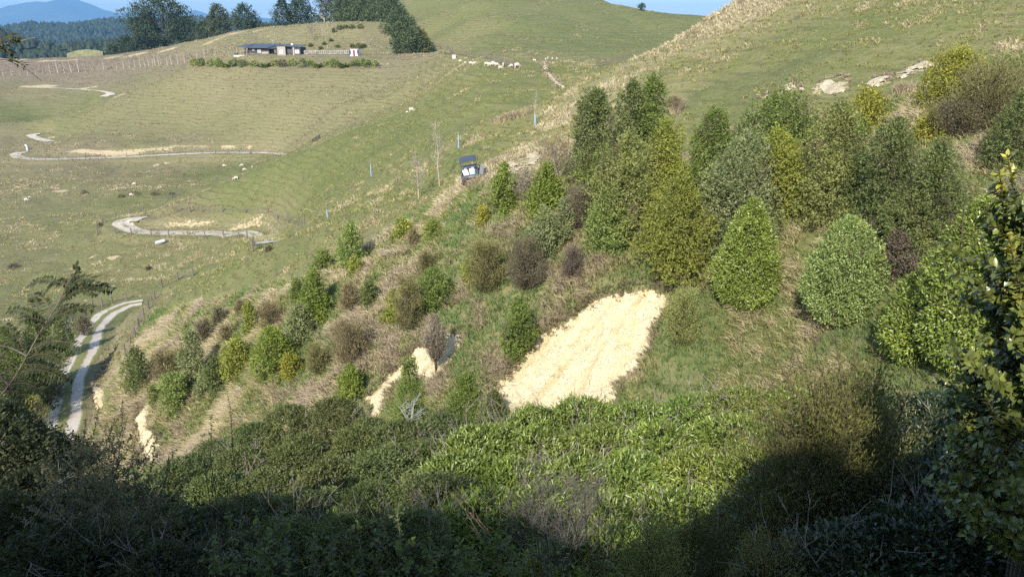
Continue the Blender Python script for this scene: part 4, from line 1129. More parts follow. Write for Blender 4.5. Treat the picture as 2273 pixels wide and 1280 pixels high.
# pasture tussocks
def pasture(n, y0, y1, hk, wk, per, name, label, seed, seg2=False):
    X, Y = sample(n, y0, y1)
    Z = gz_arr(X, Y); px, py = proj_arr(X, Y, Z)
    ok = ~inside(px, py, LONG) & (px > -60) & (px < 2330) & (py > -60) & ~inside(px, py, ROADS_PX[0])
    u = X / Y; l = np.log(Y)
    i = np.clip(np.searchsorted(UG, u) - 1, 0, len(UG) - 2); j = np.clip(np.searchsorted(LG, l) - 1, 0, len(LG) - 2)
    ok &= bareG[i, j] < .4
    X, Y, Z = X[ok], Y[ok], Z[ok]
    dr, br = region_at(X, Y)
    n1 = fbm(X * .08 + 3, Y * .08, 4, .6); n2 = fbm(X * .5, Y * .5 + 8, 3, .6)
    q = dr + n1 * .5 + n2 * .7 + rng.normal(0, .1, len(X))
    keep = rng.random(len(X)) < np.clip(.2 + .9 * (q - .2), .06, 1)
    X, Y, Z, q, dr, br, n2 = [v[keep] for v in (X, Y, Z, q, dr, br, n2)]
    g2 = rng.random(len(X))[:, None]
    col = np.where((q > .98)[:, None], PALE * .82, np.where((q > .74)[:, None], STRAW * .8, np.where((q > .42)[:, None], OLV * .95, GRN * 1.1)))
    col = col * (.8 + .4 * g2) * (np.array([.86, .84, .84]) if y0 > 200 else 1)
    col = np.where((rng.random(len(X)) < br * .9)[:, None], DEAD * (.7 + .9 * g2), col)
    h = (hk * (.5 + .9 * np.clip(q, 0, 1.4) ** 1.5) * rng.uniform(.6, 1.3, len(X)))
    V, Fc, cc = blades(X, Y, Z, h, wk * Y, per, col, np.full(len(X), .35), seed, seg2, .0028 * Y, slope_dir(X, Y))
    tag(np_mesh(name, V, Fc, M_GRASS, attrs={'col': cc}), label, 'grass', kind='stuff')
pasture(70000, 42, 115, .34, .0011, 6, 'tussock_grass', 'pale tussocky pasture grass on the nearer spur and hill crest', 21, True)
pasture(110000, 110, 215, .34, .0010, 5, 'pasture_grass', 'short grazed pasture grass on the middle spurs', 22)
pasture(90000, 205, 480, .42, .0010, 4, 'hill_grass', 'dry pasture grass on the slopes below the house', 23)

# ------------------------------------------------------------------ foreground scrub on the near bank and in the gully
def pt(px, py, Y):
    u, s = US(px, py)
    return np.array([u * Y, Y, s * Y])
def ground_at(px, py, Y):
    u, s = US(px, py)
    return Vector((u * Y, Y, s_at(u, Y) * Y))
def mass(px, pyt, Y, w, kind, col, label, leaf, group=None, name='shrub', cover=1.0, prof='dome', frac=.45, hole=0.0, lump=.2, asp=.42, mat=None, lf=2.2, detail=False, cap=42000, minh=1.2, up=.35, trunk=True, depth=.3, cat='shrub', shoots=5):
    b = ground_at(px, pyt, Y); top = pt(px, pyt, Y)[2]
    h = max(minh, top - b.z)
    z0 = max(0, h - max(h * (1 - frac), w * .75))
    root = empty(name, (b.x, b.y, top - h), random.uniform(0, 6.28))
    tag(root, label, cat, group)
    sd = ns(); Wd = leaf * asp
    vis = h - z0
    area = math.pi * w * vis * .8 + w * w * .8
    n = int(min(cap, cover * area * 1.7 / (leaf * Wd * .5)))
    if prof == 'flame': V, T, ti = lobed(h, w, prof, int(n * .8), leaf, Wd, sd, K=14, z0=z0, hole=.15, leaders=8)
    else: V, T, ti = crown(h, w, prof, n, leaf, Wd, sd, lump=lump, hole=hole, z0=z0, depth=depth, lumpf=lf, shoots=shoots, detail=detail, up=up, curl=.18)
    c = np.array(GREENS[col] if isinstance(col, str) else col) * np.array([random.uniform(.93, 1.08), random.uniform(.95, 1.05), random.uniform(.9, 1.1)])
    np_mesh('foliage', V, T, mat or M_GLOSS, root, {'tint': ti}, color=c)
    if trunk:
        st, tips = branches(h * .99, .022 * h ** .8, int(18 + 7 * w), w * .58, sd, up=.8, sub=3, start=.15, multi=3)
        V, Q = tube(st, 4)
        np_mesh('stem', V, Q, M_TWIG, root)
    return root
LAUR = [(1190,918,29,5.4),(1300,897,29.5,5.2),(1420,905,29,5.4),(1545,892,28.5,5.4),(1650,874,28,5.4),(1760,880,27,5.4),
        (1075,962,24.5,4.8),(1200,965,24.5,4.8),(1340,960,25,4.8),(1480,955,24.5,4.8),(1620,940,24,4.8),(1745,945,23,4.6),
        (1020,1020,20.5,4.2),(1140,1035,20,4.2),(1275,1035,20,4.2),(1410,1030,20,4.2),(1550,1015,20,4.2),(1690,1020,19,4.2),
        (1080,1110,16.5,3.6),(1210,1105,16,3.4),(1350,1120,16,3.4),(1500,1105,16,3.4),(1640,1110,15.5,3.4),(1420,1200,12.5,3.0),(1300,1215,12.5,3),(1550,1210,12.5,3)]
for a in LAUR:
    mass(*a, 'laurel', (.175, .230, .044), 'glossy long leaved green shrub massed in the gully below the big slip', .20 if a[2] > 23 else .17, 'glossy long leaved shrubs in the gully', 'broadleaf_shrub', asp=.30, lump=.22, lf=2.0, depth=.35, shoots=6)
OLIV = [(470,985,34,3.6),(560,945,34,3.8),(640,905,34,3.8),(735,888,34,3.8),(820,935,33,3.4),(420,1015,29,3.4),(535,1000,29,3.8),(665,975,29,3.8),(790,955,29,3.8),(890,940,29,3.6),(985,925,30,3.4),
        (600,1050,24,3.6),(725,1030,24,3.6),(850,1005,24,3.6),(960,985,25,3.4),(480,1060,24,3.4),(370,1040,25,3.2),(680,1100,18.5,3.2),(830,1085,18.5,3.2),(960,1065,18.5,3.2),(540,1110,18.5,3.2),(760,1160,14,2.8),(900,1150,14,2.8),(620,1170,14,2.8)]
for a in OLIV:
    mass(*a, 'olive', (.150, .180, .066), 'small leaved dark olive green shrub in the scrub at lower left of the gully', .11 if a[2] > 21 else .085, 'olive green shrubs in the gully', 'shrub', asp=.5, lump=.3, lf=2.6, depth=.4, mat=M_LEAF)  # olive leaf colour taken down a little to add shade
mass(908, 800, 35, 1.8, 'loose', 'mid', 'leafy green tree in front of the small slip with pale lichen on its lower twigs', .12, None, 'tree', prof='flame', hole=.1, lump=.3, frac=.3, mat=M_LEAF, cat='tree')
mass(1035, 838, 35.5, 2.2, 'loose', 'mid', 'leafy green shrub at the lower left corner of the big slip', .11, None, 'shrub', prof='flame', hole=.1, lump=.3, frac=.3, mat=M_LEAF)
mass(1095, 872, 34, 1.6, 'loose', 'dark', 'small dark leaved shrub overlapping the big slip at its lowest left tip', .11, None, 'shrub', prof='flame', hole=.15, lump=.35, frac=.3, mat=M_LEAF)
# grey lichen-covered dead branches
root = empty('dead_branch', Vector(pt(915, 945, 33)))
tag(root, 'pale grey lichen covered dead branches below the small slip', 'branch')
st, tp = branches(1.5, .05, 16, .9, 77, up=.5, sub=4, start=.1, multi=3, sub2=2)
V, Q = tube(st, 4); np_mesh('branches', V, Q, M_LICHEN, root)

# scrub at bottom right, leaf colour darkened to deepen the shade
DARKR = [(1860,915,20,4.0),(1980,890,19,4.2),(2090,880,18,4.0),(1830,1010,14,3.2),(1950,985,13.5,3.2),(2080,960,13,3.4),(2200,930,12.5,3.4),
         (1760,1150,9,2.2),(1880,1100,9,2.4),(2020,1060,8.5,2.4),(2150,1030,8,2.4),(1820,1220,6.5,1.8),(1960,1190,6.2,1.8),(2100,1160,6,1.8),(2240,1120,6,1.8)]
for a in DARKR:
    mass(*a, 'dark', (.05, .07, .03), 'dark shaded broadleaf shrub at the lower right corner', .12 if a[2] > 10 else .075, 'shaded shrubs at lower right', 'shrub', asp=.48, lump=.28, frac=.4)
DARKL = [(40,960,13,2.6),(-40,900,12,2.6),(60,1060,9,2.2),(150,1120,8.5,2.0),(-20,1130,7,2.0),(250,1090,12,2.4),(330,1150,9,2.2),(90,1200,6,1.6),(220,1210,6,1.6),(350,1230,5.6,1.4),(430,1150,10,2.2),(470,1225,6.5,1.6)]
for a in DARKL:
    mass(*a, 'dark', (.06, .075, .032), 'dark shaded leafy shrub at the lower left corner', .075 if a[2] > 8 else .05, 'shaded shrubs at lower left', 'shrub', asp=.5, lump=.32, hole=.06, frac=.4, mat=M_LEAF)  # leaf colour darkened here too, adding to the shade

M_DTWIG = plain('dark_grey_twig', (0.13, 0.118, 0.105), 0.9, 0.3, 8)  # twig grey darkened to stand in for shade on the bare bush
def shoots(stems, leafL, leafW, gap, col, label, name, cat='shrub', mat=M_LEAF, r=.006, seed=3, group=None, barkm=None, detail=True, angle=.9, side=3, sub=0, sublen=.3, leafstart=.12, jit=.25, curl=.15, young=None):
    """upright leafy shoots: stems = [(px0,py0,px1,py1,Y)] given where each starts and ends"""
    g = np.random.default_rng(seed)
    A = [np.array(pt(a[0], a[1], a[4])) for a in stems]; B = [np.array(pt(a[2], a[3], a[4] + (a[5] if len(a) > 5 else 0))) for a in stems]
    base = Vector(sum(A) / len(A))
    gr = gz(base.x, max(base.y, 2.6)); root = empty(name, (base.x, base.y, gr)); o = np.array(root.location)
    tag(root, label, cat, group)
    paths = []; P = []; D = []; Nn = []; sc_ = []; yg = []
    def stem(a, b, rr, n0, lf):
        L = np.linalg.norm(b - a); k = 8
        tt = np.linspace(0, 1, k)[:, None]
        off = np.cumsum(g.normal(0, .012 * L, (k, 3)), 0); off -= off[0]
        Q = a + (b - a) * tt + off
        paths.append((Q - o, rr * (1 - .75 * tt[:, 0])))
        T = unit(b - a)
        nl = int(L / gap); ph = g.uniform(0, 6.28)
        e1 = unit(np.cross(T, np.array([.3, .5, .8]))); e2 = np.cross(T, e1)
        for i in range(nl):
            t_ = lf + (1 - lf) * (i + g.random() * .6) / max(1, nl)
            if t_ > 1: continue
            p = np.array([np.interp(t_, tt[:, 0], Q[:, c]) for c in range(3)])
            for q in range(side):
                ph += 2.4 if side == 1 else 6.283 / side + .35
                d = unit(T * (1.1 - angle + .5 * t_) + (e1 * math.cos(ph) + e2 * math.sin(ph)) * angle + g.normal(0, jit, 3))
                P.append(p - o); D.append(d); Nn.append(unit(T * .6 + np.array([0, 0, .7]) + g.normal(0, .35, 3))); sc_.append(1.05 - .35 * t_); yg.append(t_ > .9 and rr == r and b[2] > -1.6)
        return Q, T, e1, e2
    for a, b in zip(A, B):
        gb = o + (np.array([a[0], a[1], o[2]]) - o) * .25 - np.array([0, 0, .05])
        if gb[2] < a[2]: paths.append((np.array([gb, (gb + a) / 2, a]) - o, np.array([1.3, 1.15, 1.0]) * r))
        Q, T, e1, e2 = stem(a, b, r, 0, leafstart)
        L = np.linalg.norm(b - a)
        for q in range(sub):
            t_ = g.uniform(.15, .85); ph = g.uniform(0, 6.28)
            p = np.array([np.interp(t_, np.linspace(0, 1, 8), Q[:, c]) for c in range(3)])
            d = unit(T * .8 + (e1 * math.cos(ph) + e2 * math.sin(ph)) * .8)
            stem(p, p + d * L * sublen * (1.1 - t_) * g.uniform(.6, 1.2), r * .5, 0, .1)
    P = np.array(P); sc_ = np.array(sc_)
    yg = np.array(yg); D = np.array(D); Nn = np.array(Nn)
    for nm_, sel, cl in (('foliage', ~yg if young else np.ones(len(P), bool), GREENS[col] if isinstance(col, str) else col), ('young_leaves', yg if young else np.zeros(len(P), bool), young)):
        m_ = int(sel.sum())
        if not m_: continue
        V, Tt, k = leaves(P[sel], D[sel], Nn[sel], leafL * sc_[sel] * g.uniform(.7, 1.2, m_), leafW * sc_[sel] * g.uniform(.7, 1.2, m_), .12, curl, detail)
        np_mesh(nm_, V, Tt, mat, root, {'tint': np.repeat(g.random(m_), k)}, color=cl)
    V, Q = tube(paths, 5); np_mesh('stem', V, Q, barkm or M_TWIG, root)
    return root
U = random.uniform
# twiggy small-leaved shrub in front of the track, left
shoots([(150+U(-40,40),1290,x,y,7.5+U(-.8,.8)) for x, y in ((110,985),(150,940),(178,890),(205,920),(228,884),(250,940),(268,845),(285,930),(310,960),(335,975),(130,1040),(350,1010),(90,1050),(60,1080))], .044, .025, .028, (.15,.15,.075),
       'sparse small leaved twiggy shrub in front of the gravel track at left', 'twiggy_shrub', r=.007, barkm=M_BARK, seed=5, side=2, sub=12, sublen=.42)
shoots([(300+U(-50,60),1290,x,y,6.6+U(-.5,.5)) for x, y in ((330,1000),(365,1050),(400,1060),(280,1020),(240,1050),(430,1090),(200,1060),(390,1010))], .044, .026, .03, (.13,.14,.06),
       'darker twiggy shrub at lower left beside the sparse one', 'twiggy_shrub', r=.007, barkm=M_BARK, seed=6, side=2, sub=12, sublen=.42)
shoots([(518,1010,512,858,6.5)], .035, .012, .028, (.12,.16,.05), 'single upright leafy shoot rising above the olive shrubs', 'shoot', r=.0045, barkm=M_BARK, seed=7, side=2, angle=.8)
shoots([(470,1030,466,925,6.5),(455,1040,452,965,6.5)], .05, .02, .03, (.16,.2,.06), 'short pair of leafy shoots left of the single tall shoot', 'shoot', r=.004, barkm=M_BARK, seed=8, side=2)
# round-leaved shrubs along the bottom, leaf colours darkened for the shade
shoots([(520+U(-20,20),1300,505,1130,4.2),(580,1300,575,1140,4.0),(640,1300,628,1125,4.3),(480,1300,470,1190,4.0),(610,1300,600,1180,3.9)], .042, .030, .032, (.10,.145,.032), 'round leaved shrub with red stems at the bottom left of centre', 'round_leaved_shrub', r=.0045, seed=11, sub=7, sublen=.5, side=2)
shoots([(740,1300,728,1100,4.4),(800,1300,790,1150,4.1),(700,1300,690,1180,4.0),(850,1300,842,1190,3.9)], .042, .030, .034, (.08,.11,.03), 'dim round leaved shrub at the bottom between two brighter ones', 'round_leaved_shrub', r=.0045, seed=12, sub=7, sublen=.5, side=2)
shoots([(1080,1300,1070,1135,4.2),(1040,1300,1015,1190,4.0),(1110,1300,1100,1150,4.2),(960,1300,955,1180,4.0),(1130,1300,1128,1200,4.3),(905,1300,890,1100,4.6)], .042, .030, .030, (.11,.155,.032), 'bright round leaved shrub catching sun at the bottom centre', 'round_leaved_shrub', r=.0045, seed=13, sub=8, sublen=.5, side=2)
# budded brown stems
shoots([(1310+i*3,1300,x,y,4.6) for i, (x, y) in enumerate(((1275,1130),(1300,1085),(1322,1080),(1358,1100),(1370,1110),(1392,1092),(1350,1170),(1410,1130),(1260,1180)))], .016, .007, .016, (.20,.15,.06), 'thin upright brown stems with small buds at the bottom centre right', 'budded_shrub', r=.004, seed=14, side=1, sub=2, sublen=.35, barkm=M_BARK, detail=False)
shoots([(1120+U(-15,15),1240,x,y,4.9) for x, y in ((1010,1095),(990,1100),(1000,1090))], .02, .012, .05, 'brown', 'nearly leafless reddish twig reaching over the laurels', 'twig', r=.0055, seed=15, side=1, barkm=M_BARK, sub=3)
# grey bare bush
b0 = pt(1235, 1225, 10); gr = gz(b0[0], b0[1])
root = empty('bare_bush', (b0[0], b0[1], gr)); tag(root, 'grey bare twiggy bush in front of the glossy laurels at bottom centre', 'bush')
hh = pt(1235, 1025, 10)[2] - gr
st, tp = branches(hh, .016, 100, 1.0, 31, up=1.1, sub=7, start=.45, multi=9, sub2=4)
V, Q = tube(st, 3); np_mesh('branches', V, Q, M_DTWIG, root)

def bigwisp(px, pyt, Y, w, col, label, L=.045, strands=90, n=26000, name='manuka', op=.5, lean=(0, 0), start=.2, cat='shrub'):
    b = ground_at(px, pyt, Y); h = pt(px, pyt, Y)[2] - b.z
    root = empty(name, b); tag(root, label, cat)
    sd = ns()
    V, T, ti, paths = wisp(h, w, n, L, L * .26, sd, lean=lean, open_=op, strands=strands, start=start)
    np_mesh('foliage', V, T, M_NEEDLE, root, {'tint': ti}, color=GREENS[col] if isinstance(col, str) else col)
    st, tips = branches(h * .9, .035, 14, w * .4, sd, up=1.3, sub=3, start=.2, multi=3, lean=lean)
    V, Q = tube([(p, r * .3) for p, r in paths] + [(p, r * .6) for p, r in st], 4); np_mesh('stem', V, Q, M_BARK, root)
bigwisp(1880, 760, 9.0, 2.5, (.135,.14,.045), 'large feathery manuka with arching stems in front of the right hand shrubs', L=.06, strands=120, n=46000, op=.42, cat='tree')
bigwisp(1965, 790, 9.6, 1.6, (.20,.195,.075), 'paler bushy manuka crown behind the large arching manuka', L=.05, strands=80, n=16000, op=.55)
bigwisp(1560, 1110, 7.5, 1.3, (.12,.125,.04), 'low olive manuka at the bottom right of centre', L=.035, strands=80, n=18000)
bigwisp(1450, 1130, 7.0, .9, 'olive', 'yellowish manuka sprays at the bottom beside the budded stems', L=.035, strands=60, n=12000)
bigwisp(1715, 1170, 6.5, .8, 'manuka', 'small brown manuka in the shade at the bottom right', L=.035, strands=60, n=12000)
# arching outer stems of the large manuka
shoots([(1905,1100,1695,700,8.8),(1900,1080,1745,720,8.9),(1890,1060,1790,690,8.8),(1895,1050,1835,690,8.9),(1910,1120,1640,860,8.7),(1905,1130,1600,950,8.6),(1900,1090,1700,800,8.7),(1910,1060,1900,740,9),(1915,1060,1975,760,9),(1905,1150,1590,1010,8.5),(1930,1080,2010,800,9)],
       .035, .008, .014, 'manuka', 'long arching manuka stems reaching up and left over the slope grass', 'manuka', r=.013, seed=17, side=2, sub=16, sublen=.34, detail=False, barkm=M_BARK, mat=M_NEEDLE, leafstart=.25)

# broadleaf tree at the right edge
shoots([(2300,1000,2180,362,5.4),(2310,900,2250,346,5.3),(2330,800,2290,400,5.2),(2290,900,2205,640,5.5),(2290,1000,2170,560,5.8),(2300,1050,2130,760,5.9),(2300,1100,2075,880,6.0),(2300,1150,2130,820,5.6),(2330,1000,2230,500,5.1),(2320,1200,2100,960,5.4),(2320,1250,2050,1050,5.4),(2330,900,2260,640,5.0),(2330,1280,2150,1100,4.8),(2300,1290,2190,900,5.0)],
       .088, .054, .026, (.14,.17,.04), 'broad leaved tree with yellow tip leaves overhanging the right edge', 'broadleaf_tree', 'tree', mat=M_GLOSS, r=.013, barkm=M_BARK, young=(.34,.34,.07), seed=19, side=3, sub=18, sublen=.42)
# pinnate-leaved branch at the left
M_BRANCH = plain('mottled_bark', (0.15, 0.13, 0.11), 0.9, 0.75, 14)
def pinnate(label, name, stemsP, fr, Y, seed, cat='tree'):
    g = np.random.default_rng(seed)
    a = pt(*stemsP[0][0], Y); root = empty(name, (a[0], a[1], gz(a[0], a[1]))); o = np.array(root.location); tag(root, label, cat)
    paths = []
    for sp in stemsP:
        Q = np.array([pt(x, y, Y) for x, y in sp]); Q = spline(Q, .06)
        paths.append((Q - o, np.linspace(.02, .006, len(Q))))
    P0 = np.array([a[0] - 1.6, a[1], gz(a[0] - 1.6, a[1])]); paths.append((np.array([P0, (P0 + a) / 2, a]) - o, np.array([.035, .03, .02])))
    P, D, Nn = [], [], []
    rp_ = []
    for x0, y0, x1, y1, dz in fr:
        A = pt(x0, y0, Y); B = pt(x1, y1, Y + dz * .4)
        L = np.linalg.norm(B - A); tt = np.linspace(0, 1, 12)[:, None]
        up = unit(np.array([0, 0, 1.0]))
        Q = A + (B - A) * tt + up * L * .16 * np.sin(math.pi * tt)
        rp_.append((Q - o, np.linspace(.0035, .0015, 12)))
        T = unit(np.gradient(Q, axis=0))
        nl = max(8, int(L / .018))
        for i in range(nl):
            t_ = .12 + .88 * i / nl
            p = np.array([np.interp(t_, tt[:, 0], Q[:, c]) for c in range(3)]); td = np.array([np.interp(t_, tt[:, 0], T[:, c]) for c in range(3)])
            sd_ = unit(np.cross(td, np.array([0, -.5, 1.0])))
            for s_ in (-1, 1):
                P.append(p - o); D.append(sd_ * s_ + td * .45 + g.normal(0, .12, 3)); Nn.append(np.array([0, -.3, 1]) + g.normal(0, .25, 3))
    P = np.array(P)
    V, T, k = leaves(P, np.array(D), np.array(Nn), .046 * g.uniform(.8, 1.2, len(P)), .018, .1, .1)
    np_mesh('foliage', V, T, M_LEAF, root, {'tint': np.repeat(g.random(len(P)), k)}, color=(.06, .075, .03))
    V, Q = tube([(p, r * .42) for p, r in paths], 6); np_mesh('branch', V, Q, M_BRANCH, root)
    V, Q = tube(rp_, 4); np_mesh('leaf_stalk', V, Q, M_BARK, root)
pinnate('pale barked tree with fern like leaves leaning in from the lower left', 'fern_leaved_tree',
        [[(-160,1010),(-40,920),(20,855),(60,790),(90,735),(125,680),(150,630),(168,602)], [(20,855),(-30,800),(-70,760)], [(60,790),(20,770),(-20,765)]],
        [(168,602,172,590,0),(150,630,100,648,.2),(150,635,65,632,.1),(140,655,215,620,-.2),(135,665,235,636,-.1),(130,672,255,645,.1),(128,680,222,652,-.3),(120,690,195,690,.2),(118,692,72,655,.2),(140,650,178,608,0),(150,632,190,622,.3),
         (100,720,15,690,.1),(95,728,75,660,.2),(92,735,160,700,-.2),(90,740,210,685,0),(70,775,145,775,.2),(66,780,185,772,-.1),(60,795,150,810,-.2),(58,795,-10,740,.2),(40,825,120,850,.1),(36,832,150,845,-.1),(45,820,-10,800,0),(20,855,110,880,-.2),(10,865,80,905,.1),(100,715,40,712,-.2),(10,870,-40,830,.1),(30,845,130,905,.3),(50,810,165,845,.3),
         (60,790,10,720,.3),(30,840,-20,760,.3),(15,860,60,930,.2)], 4.6, 41)
pinnate('thin bent twigs with small leaves crossing the upper left edge', 'fern_leaved_tree',
        [[(-160,240),(-60,150),(-10,108),(30,95),(78,84)], [(-60,150),(-10,130),(40,142),(92,180)]],
        [(-10,108,42,80,0),(-5,112,30,120,.1),(20,96,48,92,0),(-20,120,15,98,.2),(10,132,60,150,.1)], 4.8, 42)

# unseen ragged scrub added on the bank crest to break up its shade edge
g = np.random.default_rng(55); Pl = []
for x in np.arange(-20, 16, .16):
    hgt_ = 1.5 * max(0, fbm(np.array([x * .55 + 3]), np.array([.3]), 3)[0] * 2.2 + .35) * (1 - math.exp(-((x + 3.7) / .4) ** 2)) * (1 - .8 * math.exp(-((x - .1) / 1.1) ** 2))
    i = int(np.clip(np.searchsorted(bx, x), 1, len(bx) - 1)); col_ = BZ[i]; top = col_[(by > -9) & (by < -6)].max()
    n = int(6 + 17 * hgt_)
    Pl.append(np.stack([x + g.normal(0, .22, n), -7.4 + g.normal(0, .3, n), top - .3 + hgt_ * 1.5 * g.random(n) ** 1.4], 1))
P = np.concatenate(Pl); n = len(P)
P = np.repeat(P, 6, 0) + g.normal(0, .09, (n * 6, 3)); n = len(P)
V, T, k = leaves(P, g.normal(0, 1, (n, 3)), g.normal(0, 1, (n, 3)), .11 * g.uniform(.6, 1.3, n), .055, .1)
tag(np_mesh('shade_scrub', V, T, M_LEAF, attrs={'tint': np.repeat(g.random(n), k)}, color=(.08, .11, .04)), 'unseen leafy scrub added behind the viewpoint to break up the shade', 'scrub', kind='stuff')

# ------------------------------------------------------------------ box and part helpers for built things
class MB:
    def __init__(s): s.v = []; s.f = []
    def box(s, x0, x1, y0, y1, z0, z1, M=None):
        b = len(s.v)
        for z in (z0, z1):
            for x, y in ((x0, y0), (x1, y0), (x1, y1), (x0, y1)):
                p = Vector((x, y, z)); s.v.append(tuple(M @ p if M else p))
        s.f += [(b+3,b+2,b+1,b), (b+4,b+5,b+6,b+7), (b,b+1,b+5,b+4), (b+1,b+2,b+6,b+5), (b+2,b+3,b+7,b+6), (b+3,b,b+4,b+7)]
        return s
    def poly(s, prof, y0, y1, axis='y'):
        """extrude a polygon given in x,z (axis y) or y,z (axis x)"""
        b = len(s.v); n = len(prof)
        for y in (y0, y1):
            for a, c in prof: s.v.append((a, y, c) if axis == 'y' else (y, a, c))
        s.f.append(tuple(range(b, b + n))); s.f.append(tuple(range(b + 2 * n - 1, b + n - 1, -1)))
        for i in range(n):
            j = (i + 1) % n; s.f.append((b + j, b + i, b + n + i, b + n + j))
        return s
    def tube(s, P, r, k=6):
        V, Q = tube([(np.array(P, float), np.broadcast_to(r, (len(P),)))], k)
        b = len(s.v); s.v += [tuple(p) for p in V]; s.f += [tuple(int(i) + b for i in q) for q in Q]
        n = len(P); s.f.append(tuple(b + i for i in range(k))); s.f.append(tuple(b + (n - 1) * k + i for i in reversed(range(k))))
        return s
    def build(s, name, mat, parent=None, bevel=0.0, smooth=False):
        me = bpy.data.meshes.new(name); me.from_pydata(s.v, [], s.f)
        bm = bmesh.new(); bm.from_mesh(me); bmesh.ops.recalc_face_normals(bm, faces=bm.faces); 
        if bevel: bmesh.ops.bevel(bm, geom=list(bm.edges), offset=bevel, segments=2, affect='EDGES', clamp_overlap=True)
        bm.to_mesh(me); bm.free()
        if smooth:
            for p in me.polygons: p.use_smooth = True
        me.materials.append(mat)
        o = bpy.data.objects.new(name, me); C.objects.link(o)
        if parent: o.parent = parent
        return o

M_DARKWALL = plain('dark_cladding', (0.055, 0.055, 0.06), 0.7, 0.15, 1.5)
M_ROOF = plain('charcoal_steel_roof', (0.06, 0.068, 0.085), 0.4, 0.1, 2, 0.5)
M_BEIGE = plain('beige_plaster', (0.34, 0.31, 0.27), 0.85, 0.08, 1.0)
M_FRAME = plain('window_frame', (0.08, 0.08, 0.085), 0.5)
M_WHITE = plain('white_paint', (0.78, 0.78, 0.76), 0.6, 0.05, 2)
M_MAROON = plain('maroon_paint', (0.21, 0.028, 0.035), 0.6, 0.08, 2)
M_NAVY = plain('navy_paint', (0.035, 0.045, 0.11), 0.55, 0.08, 2)
M_RUSTR = plain('brown_roof', (0.22, 0.17, 0.13), 0.7)
M_STONE = plain('pale_stone', (0.27, 0.25, 0.22), 0.9, 0.3, 1.2, bmp=.5)
M_CONC = plain('concrete', (0.42, 0.41, 0.39), 0.9, 0.15, 3)
M_STEEL = plain('steel', (0.45, 0.46, 0.48), 0.35, 0.1, 2, 0.5, 0.7)
gm, gt, gb, go_ = new_mat('window_glass')
gb.inputs['Base Color'].default_value = (0.28, 0.36, 0.42, 1); gb.inputs['Roughness'].default_value = 0.08; gb.inputs['Specular IOR Level'].default_value = 1.0
M_GLASS = gm
gm2, gt, gb, go_ = new_mat('curtained_glass')
gb.inputs['Base Color'].default_value = (0.66, 0.71, 0.75, 1); gb.inputs['Roughness'].default_value = 0.15
M_CURT = gm2

# ------------------------------------------------------------------ house on the terrace
hb = hit(600, 121.5); k = axis_depth(hb.y, hb.z / hb.y) / F * 0.1496     # metres per survey unit
house = empty('house', hb + Vector((0, 2.0, -0.15)))
tag(house, 'low modern house with charcoal steel roofs on the terrace below the knoll', 'house')
def hx(z): return (z - 600) * k
def hz_(z): return (277 - z) * k + .15
m = MB(); m.box(hx(205), hx(565), 0, 9, -.6, hz_(178)); m.build('wall', M_DARKWALL, house)
m = MB(); m.box(hx(568), hx(692), 1.6, 9, -.6, hz_(196)); m.build('wall', M_DARKWALL, house)
m = MB(); m.box(hx(695), hx(815), -.9, 7, -.6, hz_(156)); m.build('wall', M_BEIGE, house)
m = MB(); m.box(hx(817), hx(918), .5, 8, -.6, hz_(168)); m.build('wall', M_DARKWALL, house)
m = MB(); m.box(hx(920), hx(1035), -.4, 8, -.6, hz_(172)); m.build('wall', M_DARKWALL, house)
m = MB(); m.box(hx(922), hx(945), -.55, -.42, -.4, hz_(176)); m.build('wall_panel', M_BEIGE, house)
m = MB(); m.box(hx(452), hx(552), -.14, -.02, -.1, hz_(238)); m.build('wall_panel', M_BEIGE, house)
def slab(pts, th, name='roof'):
    mm = MB(); b = [Vector(p) for p in pts]
    mm.v = [tuple(p) for p in b] + [tuple(p + Vector((0, 0, th))) for p in b]
    mm.f = [(3,2,1,0),(4,5,6,7),(0,1,5,4),(1,2,6,5),(2,3,7,6),(3,0,4,7)]
    return mm.build(name, M_ROOF, house)
slab([(hx(250),-1.2,hz_(182)),(hx(560),-1.2,hz_(186)),(hx(690),5.2,hz_(128)),(hx(300),5.2,hz_(126))], .16)
slab([(hx(250),5.25,hz_(127)),(hx(690),5.25,hz_(127)),(hx(690),10,hz_(165)),(hx(250),10,hz_(165))], .16)
slab([(hx(562),-1.0,hz_(192)),(hx(692),-1.0,hz_(192)),(hx(692),4.9,hz_(137)),(hx(640),4.9,hz_(137))], .12)
slab([(hx(90),-1.6,hz_(172)),(hx(248),-1.6,hz_(172)),(hx(296),4.4,hz_(130)),(hx(190),4.4,hz_(130))], .14)
slab([(hx(682),-1.4,hz_(151)),(hx(835),-1.4,hz_(148)),(hx(835),7.6,hz_(132)),(hx(682),7.6,hz_(132))], .2)
slab([(hx(837),-.9,hz_(162)),(hx(1056),-.9,hz_(166)),(hx(1056),8.4,hz_(150)),(hx(837),8.4,hz_(140))], .2)
